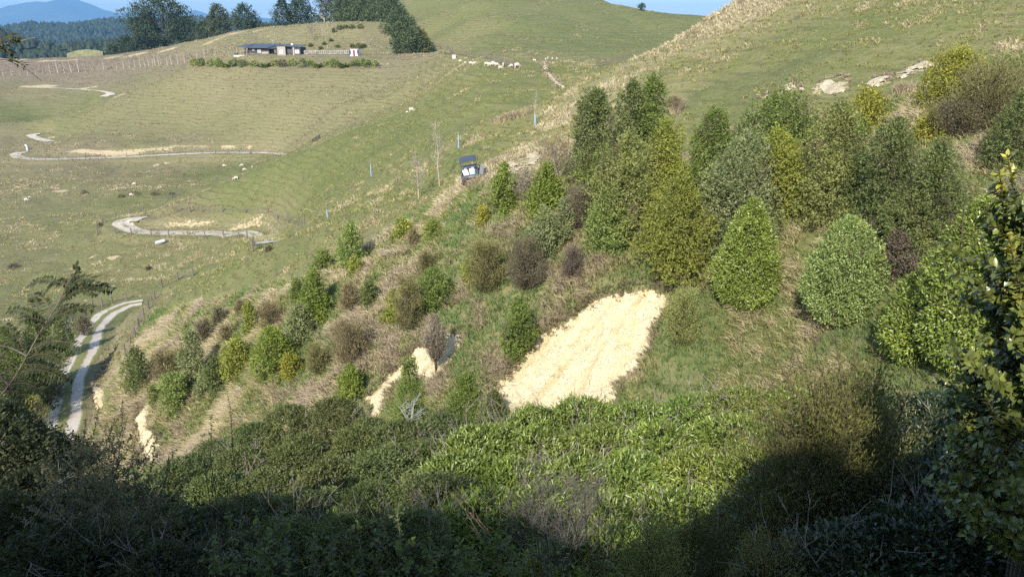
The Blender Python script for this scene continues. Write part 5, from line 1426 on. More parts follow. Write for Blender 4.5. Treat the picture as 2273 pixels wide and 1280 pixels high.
for x0, x1, z0, z1, y, mat in ((310,352,226,196,0,M_GLASS),(386,446,262,200,0,M_GLASS),(620,662,262,204,1.6,M_GLASS),(720,786,272,205,-.9,M_CURT),(950,1020,266,206,-.4,M_CURT),(830,905,262,200,.5,M_FRAME),(216,250,225,180,0,M_GLASS)):
    fr = MB(); X0, X1, Z0, Z1 = hx(x0), hx(x1), hz_(z0), hz_(z1); t_ = .09
    fr.box(X0, X1, y-.1, y-.004, Z0, Z0+t_); fr.box(X0, X1, y-.1, y-.004, Z1-t_, Z1); fr.box(X0, X0+t_, y-.1, y-.004, Z0+t_, Z1-t_); fr.box(X1-t_, X1, y-.1, y-.004, Z0+t_, Z1-t_)
    xm = (X0+X1)/2; fr.box(xm-.04, xm+.04, y-.1, y-.004, Z0+t_, Z1-t_)
    f_ = fr.build('window' if mat != M_FRAME else 'garage_door', M_FRAME, house)
    g_ = MB(); g_.box(X0+t_, X1-t_, y-.05, y-.006, Z0+t_, Z1-t_); g_.build('pane' if mat != M_FRAME else 'door_panel', mat, f_)
for x in (95, 150, 192, 240):
    p = MB(); p.box(hx(x)-.07, hx(x)+.07, -1.4, -1.26, -.5, hz_(171)); p.build('veranda_post', M_BEIGE, house)
p = MB(); p.tube([(hx(583), 4.5, hz_(130)), (hx(583), 4.5, hz_(92))], .12, 8); fl_ = p.build('flue', M_STEEL, house)
p = MB(); p.tube([(hx(583), 4.5, hz_(92)), (hx(583), 4.5, hz_(76))], .2, 8); p.build('cowl', M_STEEL, fl_)
ds = bmesh.new(); bmesh.ops.create_uvsphere(ds, u_segments=14, v_segments=8, radius=.42)
me = bpy.data.meshes.new('satellite_dish'); ds.to_mesh(me); ds.free(); me.materials.append(M_WHITE)
o = bpy.data.objects.new('satellite_dish', me); C.objects.link(o); o.parent = house; o.location = (hx(880), 3, hz_(132)); o.scale = (1, .35, .85)
m = MB(); m.box(hx(70), hx(260), -3.2, 0, -.7, .02); m.build('deck', M_CONC, house)
m = MB(); m.box(hx(76), hx(120), -3.0, -2.0, .02, .75); tag(m.build('planter_box', M_DARKWALL), 'dark low planter box on the left end of the house deck', 'planter')
bpy.data.objects['planter_box'].location = house.location
# hut
sb = hit(785, 125.5); sk = axis_depth(sb.y, sb.z / sb.y) / F
hut = empty('hut', sb + Vector((0, 1, -.1)))
tag(hut, 'small hut striped white maroon and navy standing right of the house', 'hut')
W2 = 11.6 * sk
prof = [(-W2*.86, 0), (-W2, .9), (-W2*.98, 1.9), (-W2*.88, 2.6), (W2*.88, 2.6), (W2*.98, 1.9), (W2, .9), (W2*.86, 0)]
m = MB(); m.poly(prof, 0, 3.0); m.build('wall', M_WHITE, hut)
for s_ in (-1, 1):
    m = MB(); m.poly([(s_*W2*.845, .03), (s_*W2*.99, .9), (s_*W2*.97, 1.9), (s_*W2*.87, 2.56), (s_*W2*.6, 2.3), (s_*W2*.55, 1.2)], -.04, -.003); m.build('side_panel', M_NAVY, hut)
m = MB(); m.box(-.38, .38, -.05, -.003, .03, 2.3); m.build('door', M_MAROON, hut)
m = MB(); m.poly([(-W2*.95, 2.602), (-W2*.7, 3.0), (W2*.7, 3.0), (W2*.95, 2.602)], -.15, 3.15); m.build('roof', M_RUSTR, hut)
# boulder retaining wall
wl = empty('stone_wall', hit(725, 121.5) + Vector((0, 1.5, 0))); tag(wl, 'low retaining wall of pale boulders between the house and the striped hut', 'stone wall')
bm = bmesh.new(); g = np.random.default_rng(4)
for i in range(46):
    x = -8.5 + 17.5 * (i % 23) / 22; zz = .35 + .75 * (i // 23)
    r = bmesh.ops.create_icosphere(bm, subdivisions=1, radius=.55)
    for v in r['verts']:
        v.co = Vector((v.co.x * 1.15, v.co.y * .8, v.co.z * .85)) * (1 + g.normal(0, .12)) + Vector((x + g.normal(0, .0), .3 * zz, zz))
me = bpy.data.meshes.new('boulders'); bm.to_mesh(me); bm.free(); me.materials.append(M_STONE)
o = bpy.data.objects.new('boulders', me); C.objects.link(o); o.parent = wl
# concrete trough box near the gate on the saddle
cb = hit(1008, 131); tr_ = empty('water_tank', cb); tag(tr_, 'small grey concrete box by the gate on the saddle', 'tank')
m = MB(); m.box(-.55, .55, -.4, .4, -.1, 1.15); m.build('box', M_CONC, tr_, .03); m = MB(); m.box(-.6, .6, -.45, .45, 1.153, 1.22); m.build('lid', M_CONC, tr_)

# ------------------------------------------------------------------ far trees
def far_tree(px, pyt, Y, wpx, label, kind='round', col='pine', leaf=.9, cover=1.3, lump=.45, hole=.1, z0=.08, name='pine_tree', group=None, lf=2.6, base=None, lean=(0,0), trunkm=None):
    b = ground_at(px, pyt, Y) if base is None else hit(px, base)
    Y = b.y; s1 = US(px, pyt)[1]; h = s1 * Y - b.z
    wd = wpx / F * axis_depth(Y, s1)
    root = empty(name, b - Vector((0, 0, .3)), random.uniform(0, 6.28)); tag(root, label, 'tree', group)
    sd = ns(); n = int(min(16000, cover * math.pi * wd * h / (leaf * leaf * .22)))
    kind = {'tree': 'top'}.get(kind, kind)
    V, T, ti = crown(h, wd, kind, n, leaf, leaf * .45, sd, lump=lump, hole=hole, z0=z0 * h, depth=.55, lumpf=lf, up=.5, spike=.1)
    np_mesh('crown', V, T, M_NEEDLE, root, {'tint': ti}, color=GREENS[col] if isinstance(col, str) else col)
    st, _ = branches(h * .92, .022 * h ** .9, 22, wd * .42, sd, up=.5, sub=2, start=.12)
    V, Q = tube(st, 5); np_mesh('trunk', V, Q, trunkm or M_BARK, root)
    return root
PC = (.055, .078, .036); PC2 = (.08, .10, .045)
far_tree(352, -2, 475, 118, 'broad spreading dark pine, biggest on the left skyline', 'tree', PC, 1.3, 1.5, .6, .16, .04)
far_tree(408, 38, 470, 60, 'shorter dark pine grown into the right side of the biggest skyline pine', 'egg', PC, 1.1, 1.3, .5, .1, 0)
far_tree(318, 30, 480, 60, 'dark pine grown into the left side of the biggest skyline pine', 'egg', PC, 1.1, 1.3, .5, .1, 0)
far_tree(278, 80, 480, 50, 'low dark pine left of the skyline pines', 'egg', PC, 1.0, 1.3, .5, .1, 0)
far_tree(250, 100, 478, 36, 'lowest dark tree at the left end of the ridge trees', 'round', PC, 1.0, 1.3, .5, .1, 0)
far_tree(480, 10, 455, 66, 'grey green pine with a ragged top, second from the biggest skyline pine', 'egg', PC2, 1.1, 1.3, .5, .16, .05)
far_tree(452, 48, 458, 34, 'small dark pine at the left foot of the ragged grey green pine', 'round', PC, 1.0, 1.3, .5, .1, 0)
far_tree(541, 9, 452, 52, 'domed dark pine standing by itself between ragged pine and tall spire', 'egg', PC, 1.1, 1.4, .45, .1, .05)
far_tree(566, 48, 455, 36, 'low dark shrubby tree right of the domed pine', 'round', PC2, .9, 1.3, .5, .1, 0)
far_tree(594, 54, 450, 30, 'low green bush on the ridge left of the tall spire pine', 'round', PC2, .9, 1.3, .5, .1, 0)
far_tree(625, -4, 440, 44, 'tall spire shaped dark conifer on the ridge above the house', 'flame', PC, 1.0, 1.4, .45, .14, .06)
far_tree(661, -14, 442, 54, 'tall dark pine just right of the spire shaped conifer', 'egg', PC, 1.1, 1.3, .5, .2, .06)
far_tree(688, 14, 445, 32, 'thin topped pine leaning right beside the tall dark pine', 'loose' if False else 'egg', PC2, 1.0, 1.0, .6, .3, .1)
far_tree(708, 34, 440, 40, 'low dark bush below the tall gum tree', 'round', PC2, .9, 1.3, .5, .1, 0)
far_tree(716, -30, 436, 36, 'tall gum tree with pale trunks, left one of the two gums', 'tree', (.075,.09,.045), .9, .8, .6, .34, .3, 'gum_tree', trunkm=M_PALE)
far_tree(738, -26, 432, 36, 'second tall gum tree touching the dark conifer belt', 'tree', (.085,.095,.05), .9, .8, .6, .3, .3, 'gum_tree', trunkm=M_PALE)
HG = 'conifers in the dense belt behind the knoll'
HP = (.085, .115, .050)
for px, pyt, Y, wp in ((765,-25,425,54),(790,-40,428,60),(818,-40,430,60),(845,-30,418,60),(780,20,415,50),(868,-8,398,56),(886,18,375,50),(835,10,405,60),(808,0,415,60),(762,20,416,40)):
    far_tree(px, pyt, Y, wp * 1.3, 'dense dark conifer in the belt behind the bare knoll', 'flame', HP, .95, 1.6, .4, .03, .02, 'conifer', HG)
far_tree(898, 40, 350, 60, 'dark conifer at the lower front end of the belt', 'flame', HP, .9, 1.6, .35, .03, .01, 'conifer', base=119)
far_tree(915, 62, 345, 44, 'short dark conifer between the front end of the belt and the yellowish one', 'flame', HP, .8, 1.6, .35, .03, .01, 'conifer', base=118)
far_tree(936, 66, 338, 44, 'yellowish green conifer at the right end of the belt', 'flame', (.10,.115,.03), .8, 1.6, .35, .03, .01, 'conifer', base=118)
far_tree(954, 92, 335, 24, 'smallest dark conifer tip at the far right of the belt', 'flame', HP, .7, 1.5, .3, .0, .01, 'conifer', base=116)
far_tree(1424, 8, 400, 13, 'lone small tree on the crest of the big green hill', 'round', PC, .7, 1.4, .4, .1, .25, 'lone_tree', base=24)
# dark gully trees left of the track
for q in ((105,880,690,74,'openflame','dark','dark leafy tree left of the gravel track bend'),(42,915,735,96,'loose','mid','wide green tree at the left edge below the fern leaved branch'),(146,790,700,36,'loose','dark','small dark tree beside the track fence'),
          (10,985,800,110,'loose','dark','dark tree cut by the left edge'),(92,950,872,64,'twiggy','orange','reddish dry leafless bush left of the gravel track'),(190,745,690,34,'wisp','darkbrown','small dark bush at the fence by the track gate')):
    shrub(*q)

# shrubs along the terrace bank below the house
TB = [(432,146,131,14,'round','yellowgreen'),(447,147,131,16,'loose','dark'),(468,146,134,16,'round','olive'),(486,148,131,16,'egg','mid'),(503,149,132,14,'flax','yellowgreen'),(520,147,132,20,'round','dark'),(540,147,133,22,'round','dark'),(564,147,136,16,'round','olive'),(590,149,131,22,'flax','mid'),(610,146,134,12,'round','olive'),(628,148,133,24,'round','darkbrown'),(650,146,131,22,'round','olive'),(673,149,132,20,'round','dark'),(690,146,136,12,'round','mid'),(706,150,131,22,'flax','yellowgreen'),(726,145,136,12,'round','olive'),(742,147,132,22,'loose','mid'),(766,150,131,24,'flax','mid'),(790,147,134,14,'round','dark'),(808,147,132,16,'round','mid'),(818,149,135,14,'round','dark'),(833,148,135,14,'round','olive')]
for i, (px, pb, p_t, wp, kd, cl) in enumerate(TB):
    b = hit(px, pb); h = (US(px, p_t)[1] - b.z / b.y) * b.y; wd = wp / F * b.y
    nm = {'flax': 'flax_bush'}.get(kd, 'shrub'); root = empty(nm, b - Vector((0, 0, .1)))
    tag(root, ('spiky flax like bush in the shrub row below the house' if kd == 'flax' else {'dark': 'dark rounded shrub', 'olive': 'olive rounded shrub', 'mid': 'green rounded shrub', 'yellowgreen': 'yellow green rounded shrub', 'darkbrown': 'brown rounded shrub'}[cl] + ' in the shrub row below the house'), 'shrub', 'shrub row on the bank below the house')
    if kd == 'flax':
        g = np.random.default_rng(i); n = 90
        a = g.uniform(0, 6.28, n); D = np.stack([np.cos(a), np.sin(a), g.uniform(.2, 1.6, n)], 1)
        V, T, kk = leaves(np.zeros((n, 3)) + g.normal(0, .2, (n, 3)) * np.array([1, 1, 0]), D, np.array([0, 0, 1.0]) + g.normal(0, .3, (n, 3)), h * g.uniform(.6, 1.05, n), .28, .1, .25)
        np_mesh('foliage', V, T, M_LEAF, root, {'tint': np.repeat(g.random(n), kk)}, color=GREENS[cl])
    else:
        V, T, ti = crown(h, wd, 'round' if kd != 'egg' else 'egg', 700, .5, .25, ns(), lump=.35, hole=.06, depth=.5)
        np_mesh('foliage', V, T, M_NEEDLE, root, {'tint': ti}, color=GREENS[cl])
KN = [(755,66,57,13),(768,64,56,12),(782,64,55,12),(800,63,54,14),(742,72,64,8),(690,104,98,9),(783,107,99,8),(797,108,97,12),(808,106,99,6),(720,100,95,6),(735,92,88,6),(712,110,105,6),(750,106,102,8)]
for px, pb, p_t, wp in KN:
    b = hit(px, pb); h = max(.8, (US(px, p_t)[1] - b.z / b.y) * b.y); wd = wp / F * b.y
    root = empty('shrub', b - Vector((0, 0, .1))); tag(root, 'small green shrub growing on the grassy knoll by the conifer belt', 'shrub', 'shrubs on the knoll')
    V, T, ti = crown(h, wd, 'round', 400, .5, .22, ns(), lump=.35, depth=.5)
    np_mesh('foliage', V, T, M_NEEDLE, root, {'tint': ti}, color=(.10, .12, .035))

# leafless trees and poles
def bare_tree(px, pb, p_t, wpx, label, seed, n=30, sub=4, sub2=3, mat=None, name='bare_tree', group=None, r=.012, up=.9, start=.25, guard=None, multi=1, cat='tree', lean=(0, 0)):
    b = hit(px, pb); h = (US(px, p_t)[1] - b.z / b.y) * b.y; wd = wpx / F * axis_depth(b.y, b.z / b.y)
    root = empty(name, b - Vector((0, 0, .1))); tag(root, label, cat, group)
    st, _ = branches(h, r * h ** .8 + .01, n, wd * .55, seed, up=up, sub=sub, start=start, multi=multi, sub2=sub2, lean=lean)
    V, Q = tube(st[:multi], 5); np_mesh('trunk', V, Q, mat or M_PALE, root)
    V, Q = tube(st[multi:], 3); np_mesh('branches', V, Q, mat or M_PALE, root)
    if guard:
        gh = guard; mm = MB(); mm.tube([(0, 0, 0), (0, 0, gh)], .075 * max(1, b.y / 110), 8); mm.build('tree_guard', M_GUARD, root)
    return root
M_GUARD = plain('blue_plastic', (0.22, 0.36, 0.48), 0.6, 0.08, 2)
bare_tree(976, 416, 262, 44, 'tall slender leafless tree left of the farm buggy', 61, 34, 4, 3, start=.3, r=.010)
bare_tree(930, 440, 332, 60, 'spreading leafless young tree left of the tall slender leafless one', 62, 34, 4, 3, start=.2, up=.7)
bare_tree(1188, 279, 198, 20, 'leafless young tree in a blue guard on the grassy hillside', 63, 26, 4, 2, start=.42, guard=1.25)
bare_tree(1018, 329, 290, 8, 'thin sapling in a blue guard above the farm buggy', 64, 6, 2, 0, start=.6, guard=1.6)
bare_tree(824, 391, 345, 8, 'thin sapling in a blue guard on the middle spur', 65, 6, 2, 0, start=.6, guard=1.6)
bare_tree(727, 483, 448, 6, 'short sapling in a blue guard at the near spur crest', 66, 6, 2, 0, start=.6, guard=.9)
bare_tree(886, 402, 372, 8, 'thin stake like sapling left of the spreading leafless tree', 67, 6, 2, 0, start=.5)
bare_tree(697, 90, 50, 34, 'purplish leafless tree on the slope left of the knoll', 68, 40, 5, 4, mat=plain('purple_twig', (0.21, 0.15, 0.145), 0.9), multi=3)
bare_tree(571, 101, 76, 18, 'leafless tree behind the house roof', 69, 24, 4, 3, mat=plain('mauve_twig', (0.26, 0.19, 0.18), 0.9), multi=4)
for i, (px, pb, p_t) in enumerate(((716,82,48),(728,80,46),(738,84,50),(722,90,60),(745,78,48))):
    bare_tree(px, pb, p_t, 9, 'pale leafless sapling between purplish tree and knoll', 200 + i, 12, 3, 1, group='pale saplings left of the knoll', name='sapling')
xs = [30,100,170,235,300,360,425,485,540,600,660,715,770,820,870,925,980,1035,1085,1130,1175,1215,1245,1280,1300,1330,1350,1400,1435,1490,1545,1600,1650,1710]
ht = [70,60,50,75,40,60,90,120,90,110,140,50,40,50,90,40,60,90,80,90,100,80,90,70,100,100,80,90,90,90,90,60,80,90]
yb = np.interp(xs, [0,400,700,1000,1300,1560,1710], [640,618,602,580,552,532,480])
for i, (x, h_, y) in enumerate(zip(xs, ht, yb)):
    bare_tree(x / 3.765, y / 3.765, (y - h_) / 3.765, 7, 'pale leafless pole tree in the long row across the brown slope', 300 + i, 9, 2, 0, group='row of pole trees at upper left', name='pole_tree', r=.05, lean=(-.06, 0), start=.35)
M_MAUVE = plain('mauve_brown_twig', (0.20, 0.145, 0.135), 0.9)
for i in range(110):
    px = random.uniform(-5, 425); py = np.interp(px, [0, 120, 250, 420], [160, 155, 146, 132]) - random.uniform(-4, 12)
    bare_tree(px, py, py - random.uniform(8, 15), 6, 'thin leafless sapling in the planted block above the pole row', 600 + i, 14, 3, 0, group='saplings above the pole row', name='sapling', r=.042, mat=M_MAUVE)
for i, px in enumerate((455, 462, 470, 478, 498, 507, 518, 526)):
    bare_tree(px, 120, 105 - 3 * (i % 3), 6, 'thin leafless sapling left of the house', 500 + i, 8, 2, 0, group='saplings left of the house', name='sapling', r=.028)
# small dark tussock shrubs on the pole row slope and in the valley
for px, pb, wp, hp in ((92,162,9,8),(140,160,10,8),(172,160,12,9),(258,136,12,9),(245,154,9,6),(425,132,12,9),(470,118,6,8),(187,430,18,7),(300,434,34,8),(270,438,14,5),(345,433,22,6),(382,432,12,5),(224,504,14,8),(30,595,26,10),(330,598,8,5),(598,556,10,4)):
    b = hit(px, pb); root = empty('low_shrub', b - Vector((0, 0, .05))); tag(root, 'low dark rushy shrub dotted over the far pasture', 'shrub', 'low shrubs on the far pasture')
    V, T, ti = crown(hp / F * b.y, wp / F * b.y, 'dome', 260, .3, .08, ns(), lump=.4, depth=.6, up=.9)
    np_mesh('foliage', V, T, M_NEEDLE, root, {'tint': ti}, color=(.10, .085, .05))
# rush clumps on the near hillside
for i, (px, pb, wp, hp, lb) in enumerate(((1142,262,60,18,'reddish rush clump on the pasture left of the blue guarded tree'),(1118,268,26,14,'short reddish rush clump beside the longer one on the pasture'),(1052,416,60,26,'tall straw rushes growing behind the parked farm buggy'),(1500,250,20,38,'reddish rush clump alone on the hillside above the thicket'),(1775,330,30,20,'straw rush clump among the tree tops'),(2003,205,30,26,'straw coloured reeds left of the large golden bush'))):
    b = hit(px, pb); n = 70; g = np.random.default_rng(900 + i); wd = wp / F * b.y
    X = b.x + g.normal(0, wd * .28, n); Y = b.y + g.normal(0, .25, n)
    hh = hp / F * b.y * 1.05
    V, Fc, cc = blades(X - b.x, Y - b.y, gz_arr(X, Y) - b.z, np.full(n, hh), np.full(n, .0006 * b.y), 8, np.where(g.random(n)[:, None] < .5, PINK * .85, STRAW * .9), np.full(n, .15), 900 + i, True, .1)
    tag(np_mesh('rush_clump', V, Fc, M_GRASS, attrs={'col': cc}, loc=b), lb, 'rushes')

# ------------------------------------------------------------------ fences
def fence(pts, label, hgt=1.25, r=.10, wires=4, name='fence', cat='fence', bat=0):
    P = [p if isinstance(p, Vector) else hit(*p) for p in pts]
    o = P[0]; root = empty(name, o); tag(root, label, cat)
    g = random.Random(len(P))
    tops = []
    for p in P:
        q = p - o; rr = r * g.choice((.8, 1, 1.25)); tl = Vector((g.uniform(-.06, .06), g.uniform(-.06, .06), 1)) * hgt * g.uniform(.92, 1.08)
        m = MB(); m.tube([q - Vector((0, 0, .3)), q + tl], rr, 6); m.build('post', M_POST, root)
        tops.append((q, q + tl))
    m = MB()
    for a, b in zip(tops, tops[1:]):
        for w_ in range(wires):
            f_ = .3 + .62 * w_ / max(1, wires - 1)
            p0 = a[0].lerp(a[1], f_); p1 = b[0].lerp(b[1], f_); mid = (p0 + p1) / 2 - Vector((0, 0, .02))
            m.tube([p0, mid, p1], .008 + .00006 * o.y, 3)
        for bt in range(bat):
            t_ = (bt + 1) / (bat + 1); p0 = a[0].lerp(b[0], t_); u_, v_ = (p0 + o).x, (p0 + o).y
            gq = Vector((u_, v_, gz(u_, v_))) - o
            m.tube([gq, gq + Vector((0, 0, hgt * .92))], .03 + .00008 * o.y, 4)
    m.build('wires', M_WIRE if not bat else M_POST, root)
def z5(l): return [(x / 3.765, 300 + y / 3.765) for x, y in l]
def z6(l): return [(x / 2.56, 600 + y / 2.56) for x, y in l]
fence(z5([(815,840),(968,826),(1097,832),(1262,838),(1410,842),(1568,836),(1718,856),(1867,842),(2000,862),(2065,880),(2122,930),(2112,968)]), 'post and wire fence along the outside of the middle hairpin bend')
fence(z5([(815,840),(830,775),(858,735),(965,700),(1090,670),(1200,645)]), 'post and wire fence climbing from the left end of the hairpin bend')
fence(z5([(1310,605),(1440,522)]) + [(405,428)], 'short fence end on the crest left of the middle spur')
fence([(395,469),(422,471),(449,471),(494,471),(545,473),(594,474),(616,489),(640,496),(675,503)], 'post and wire fence above the cut bank of the hairpin bend')
fence(z5([(155,206),(260,208),(380,210),(490,208),(605,208),(715,203),(880,192),(1060,184),(1170,176),(1280,166),(1385,160),(1490,157),(1595,154),(1695,152),(1800,152),(1900,152),(2000,152),(2100,152)]), 'long low fence along the upper gravel road in the valley')
fence([(330,60*0+346-16.0),(360,330),(420,329)] if False else [(331,317),(360,316),(400,316),(440,315)], 'short fence above the upper road bank', 1.1, .06)
fence(z6([(1097,32),(1012,56),(922,97),(880,165),(845,222),(818,276),(788,332),(772,392),(742,435)]), 'post and wire fence over the nose of the near spur beside the track')
fence([(428,612),(394,621),(360,638)], 'fence posts along the near spur crest towards the hairpin', 1.2)
fence(z6([(728,512),(742,470),(712,470)]), 'cluster of old posts beside the track bank', 1.0, .1, 2)
fence(z6([(860,168),(722,166),(640,185),(582,212)]), 'fence from the track to the small timber gate', 1.1)
fence(z6([(530,225),(470,255),(410,290),(385,385),(375,470),(340,560),(300,640),(265,700)]), 'fence running down the left side of the gravel track', 1.1)
fence([(652,640),(700,612),(751,588),(806,560),(865,532),(920,502),(972,478),(1003,456)], 'thin stake fence along the top edge of the planting', 1.2, .035, 2)
fence([(953,100),(975,106),(998,114),(1014,124),(1038,128),(1059,130),(1074,131),(1086,133),(1098,137),(1107,142),(1120,148),(1134,151),(1146,152)], 'wire fence along the foot of the big green hill', 1.5, .07, 5, bat=4)
fence([(1322,147),(1338,145),(1352,143),(1366,141),(1380,139),(1392,136)], 'wire fence at the right foot of the big green hill', 1.4, .07, 5, bat=4)
fence([(640,154),(690,152),(740,152),(790,152),(840,152),(880,150)], 'low fence on the slope edge below the house shrubs', 1.0, .06, 3)
# timber gate and hurdle
def rails(a, b, label, name, hgt, nr, cat, mat, tilt=0):
    A = hit(*a); B = hit(*b); root = empty(name, A); tag(root, label, cat); d = B - A
    for p in (Vector((0, 0, 0)), d):
        m = MB(); m.tube([p - Vector((0, 0, .2)), p + Vector((0, 0, hgt))], .10, 6); m.build('post', mat, root)
    for i in range(nr):
        z = Vector((0, tilt * i / nr, hgt * (.25 + .7 * i / max(1, nr - 1))))
        m = MB(); m.tube([z, d + z], .06, 5); m.build('rail', mat, root)
rails((207, 685), (227, 680), 'small timber gate frame beside the gravel track', 'gate', 1.35, 2, 'gate', M_POST)
rails((694, 318), (710, 308), 'dark slatted hurdle lying on the far side of the middle spur', 'hurdle', 1.2, 5, 'hurdle', M_DARKWALL, .9)
rails((986, 121), (1006, 122), 'timber gate by the concrete box on the saddle', 'gate', 1.4, 4, 'gate', M_POST)
# pale drum on the lower paddock, pale culvert pipe by the top bend
b = hit(356, 541); dr_ = empty('drum', b + Vector((0, 0, .25)), .6); tag(dr_, 'pale blue white drum lying on the paddock below the hairpin', 'drum')
m = MB(); m.tube([(-.8, 0, 0), (-.78, 0, .0), (.78, 0, .25), (.8, 0, .25)], [.2, .3, .3, .2], 12); m.build('shell', plain('pale_blue_plastic', (.5, .58, .68), .5), dr_)
b = hit(61, 334); dr_ = empty('pipe', b); tag(dr_, 'pale blue white upright pipe above the left end of the upper road', 'pipe')
m = MB(); m.tube([(0, 0, -.2), (0, 0, 1.3), (-.25, 0, 1.7), (-.3, 0, 1.9)], [.28, .3, .38, .3], 10); m.build('shell', bpy.data.materials['pale_blue_plastic'], dr_)

# ------------------------------------------------------------------ sheep
M_WOOL = plain('wool', (0.52, 0.47, 0.39), 1.0, 0.12, 9, 0.05, bmp=.4)
def sheep_mesh(name, graze, headup=0):
    me = bpy.data.meshes.new('sk'); bm = bmesh.new()
    sk = {}
    def v(k, co, r):
        x = bm.verts.new(co); sk[k] = (x, r); return x
    v('hip', (-.38, 0, .66), .20); v('mid', (0, 0, .66), .25); v('sh', (.34, 0, .68), .21)
    v('tail', (-.56, 0, .68), .07)
    if graze: v('nk', (.56, 0, .52), .12); v('hd', (.72, .02, .26), .085); v('nz', (.82, .03, .10), .055)
    else: v('nk', (.52, 0, .86), .12); v('hd', (.64, 0, 1.0), .09); v('nz', (.82, .02, .93), .055)
    for k, x, y in (('fl', .30, .12), ('fr', .33, -.12), ('bl', -.36, .13), ('br', -.40, -.13)):
        v(k + '1', (x, y, .46), .085); v(k + '2', (x + (.02 if k[0] == 'f' else -.05), y, .24), .045); v(k + '3', (x, y, .0), .04)
    E = [('tail','hip'),('hip','mid'),('mid','sh'),('sh','nk'),('nk','hd'),('hd','nz')]
    for k in ('fl','fr'): E += [('sh',k+'1'),(k+'1',k+'2'),(k+'2',k+'3')]
    for k in ('bl','br'): E += [('hip',k+'1'),(k+'1',k+'2'),(k+'2',k+'3')]
    for a, b in E: bm.edges.new((sk[a][0], sk[b][0]))
    bm.verts.index_update(); order = [(x.index, r, k) for k, (x, r) in sk.items()]
    bm.to_mesh(me); bm.free()
    o = bpy.data.objects.new('sk', me); C.objects.link(o)
    md = o.modifiers.new('s', 'SKIN'); 
    for i, r, k in order:
        sv = me.skin_vertices[0].data[i]; sv.radius = (r, r); sv.use_root = (k == 'mid')
    sub = o.modifiers.new('u', 'SUBSURF'); sub.levels = 2
    dg = bpy.context.evaluated_depsgraph_get(); dg.update()
    me2 = bpy.data.meshes.new_from_object(o.evaluated_get(dg)); bpy.data.objects.remove(o)
    me2.name = name; me2.materials.clear(); me2.materials.append(M_WOOL)
    for p in me2.polygons: p.use_smooth = True
    # ears
    bm = bmesh.new(); bm.from_mesh(me2)
    hc = Vector((.66, 0, .36)) if graze else Vector((.60, 0, 1.06))
    for s_ in (-1, 1):
        r = bmesh.ops.create_icosphere(bm, subdivisions=1, radius=.07)
        for q in r['verts']: q.co = Vector((q.co.x * .5, q.co.y * 1.3, q.co.z * .35)) + hc + Vector((0, s_ * .13, 0))
    bm.to_mesh(me2); bm.free()
    return me2
SHM = (sheep_mesh('sheep', True), sheep_mesh('sheep', False))
def sheep(px, py, rz, pose, label, size=.9, group=None):
    b = hit(px, py); o = bpy.data.objects.new('sheep' if size > .75 else 'lamb', SHM[pose]); C.objects.link(o)
    o.location = b; o.rotation_euler = (0, 0, rz); o.scale = (size,) * 3
    tag(o, label, 'sheep' if size > .75 else 'lamb', group)
for q in ((498,371,.2,0,'grazing sheep on the green flat, leftmost of the group left of the middle spur'),(537,370,3.3,0,'white sheep right of the leftmost sheep on the green flat'),(543,380,.4,0,'sheep half behind the middle spur crest on the green flat'),(560,373,2,1,'small lamb highest by the middle spur crest',.6),(524,400,3.2,0,'white sheep grazing on the crest of the middle spur above the hairpin'),
          (298,412,3.0,0,'lone sheep in the valley below the two soil patches'),(292,436,.1,0,'sheep by dark rushes on the valley floor'),(59,447,.3,0,'sheep far left on the valley pasture with a lamb'),(66,440,.5,0,'lamb next to the far left sheep',.55),
          (914,249,.3,0,'large sheep grazing on the skyline of the middle spur'),(904,252,.4,0,'lamb behind the large sheep on the middle spur',.5),
          (1187,138,2.6,1,'white sheep standing left of the bare track on the knob'),(1211,135,1.6,0,'sheep with head down on the knob right of the bare track top'),(1216,133,1.4,1,'sheep standing tall on the knob right of the bare track top'),(1226,134,1.6,1,'second sheep from the right on the knob'),(1236,134,1.7,1,'rightmost sheep on the knob'),
          (1022,139,.4,0,'sheep nearest the concrete box on the saddle'),(1033,142,.2,0,'small lamb between sheep near the concrete box',.6),(1045,144,.1,0,'left one of two close sheep below the saddle bank'),(1052,145,.3,1,'right one of two close sheep below the saddle bank'),
          (1080,146,.1,0,'sheep at the left of the tight huddle by the fence'),(1086,147,.4,0,'sheep in the middle of the tight huddle by the fence'),(1091,148,3.0,0,'sheep at the right of the tight huddle by the fence'),(1096,146,2.5,1,'sheep just right of the tight huddle by the fence'),(1103,148,.2,0,'sheep between the huddle and the lowest sheep on the saddle'),
          (1111,155,.3,0,'lowest sheep on the saddle slope'),(1117,149,1.5,1,'sheep facing away beside the fence bend'),(1135,151,3.1,0,'sheep left of the big white sheep near the knob'),(1148,152,.5,0,'big white sheep just left of the knob',1.15)):
    sheep(*q) if len(q) > 5 or q[0] < 1000 else sheep(*q, size=.8)

# ------------------------------------------------------------------ farm buggy with two white containers
ub = hit(1047, 404)
ut = empty('utility_buggy', ub + Vector((0, 0, .02))); ut.rotation_euler = (R(4), R(-10), R(4))
tag(ut, 'black farm buggy with roof and cargo tray parked on the spur track', 'buggy')
M_BLK = plain('black_plastic', (0.085, 0.095, 0.115), 0.55, 0.1, 4, 0.4)
M_GREYP = plain('grey_panel', (0.30, 0.30, 0.31), 0.5, 0.1, 4)
M_TYRE = plain('tyre', (0.035, 0.034, 0.033), 0.9, 0.2, 9)
M_BLUEG = plain('roof_blue_black', (0.06, 0.075, 0.11), 0.6, 0.1, 3, 0.25)
M_RED = plain('red_lens', (0.45, 0.05, 0.03), 0.4)
m = MB(); m.poly([(-.70,1.72),(-.66,1.80),(-.45,1.86),(.45,1.86),(.66,1.80),(.70,1.72)], -.15, 1.35); m.build('roof', M_BLUEG, ut, .015)
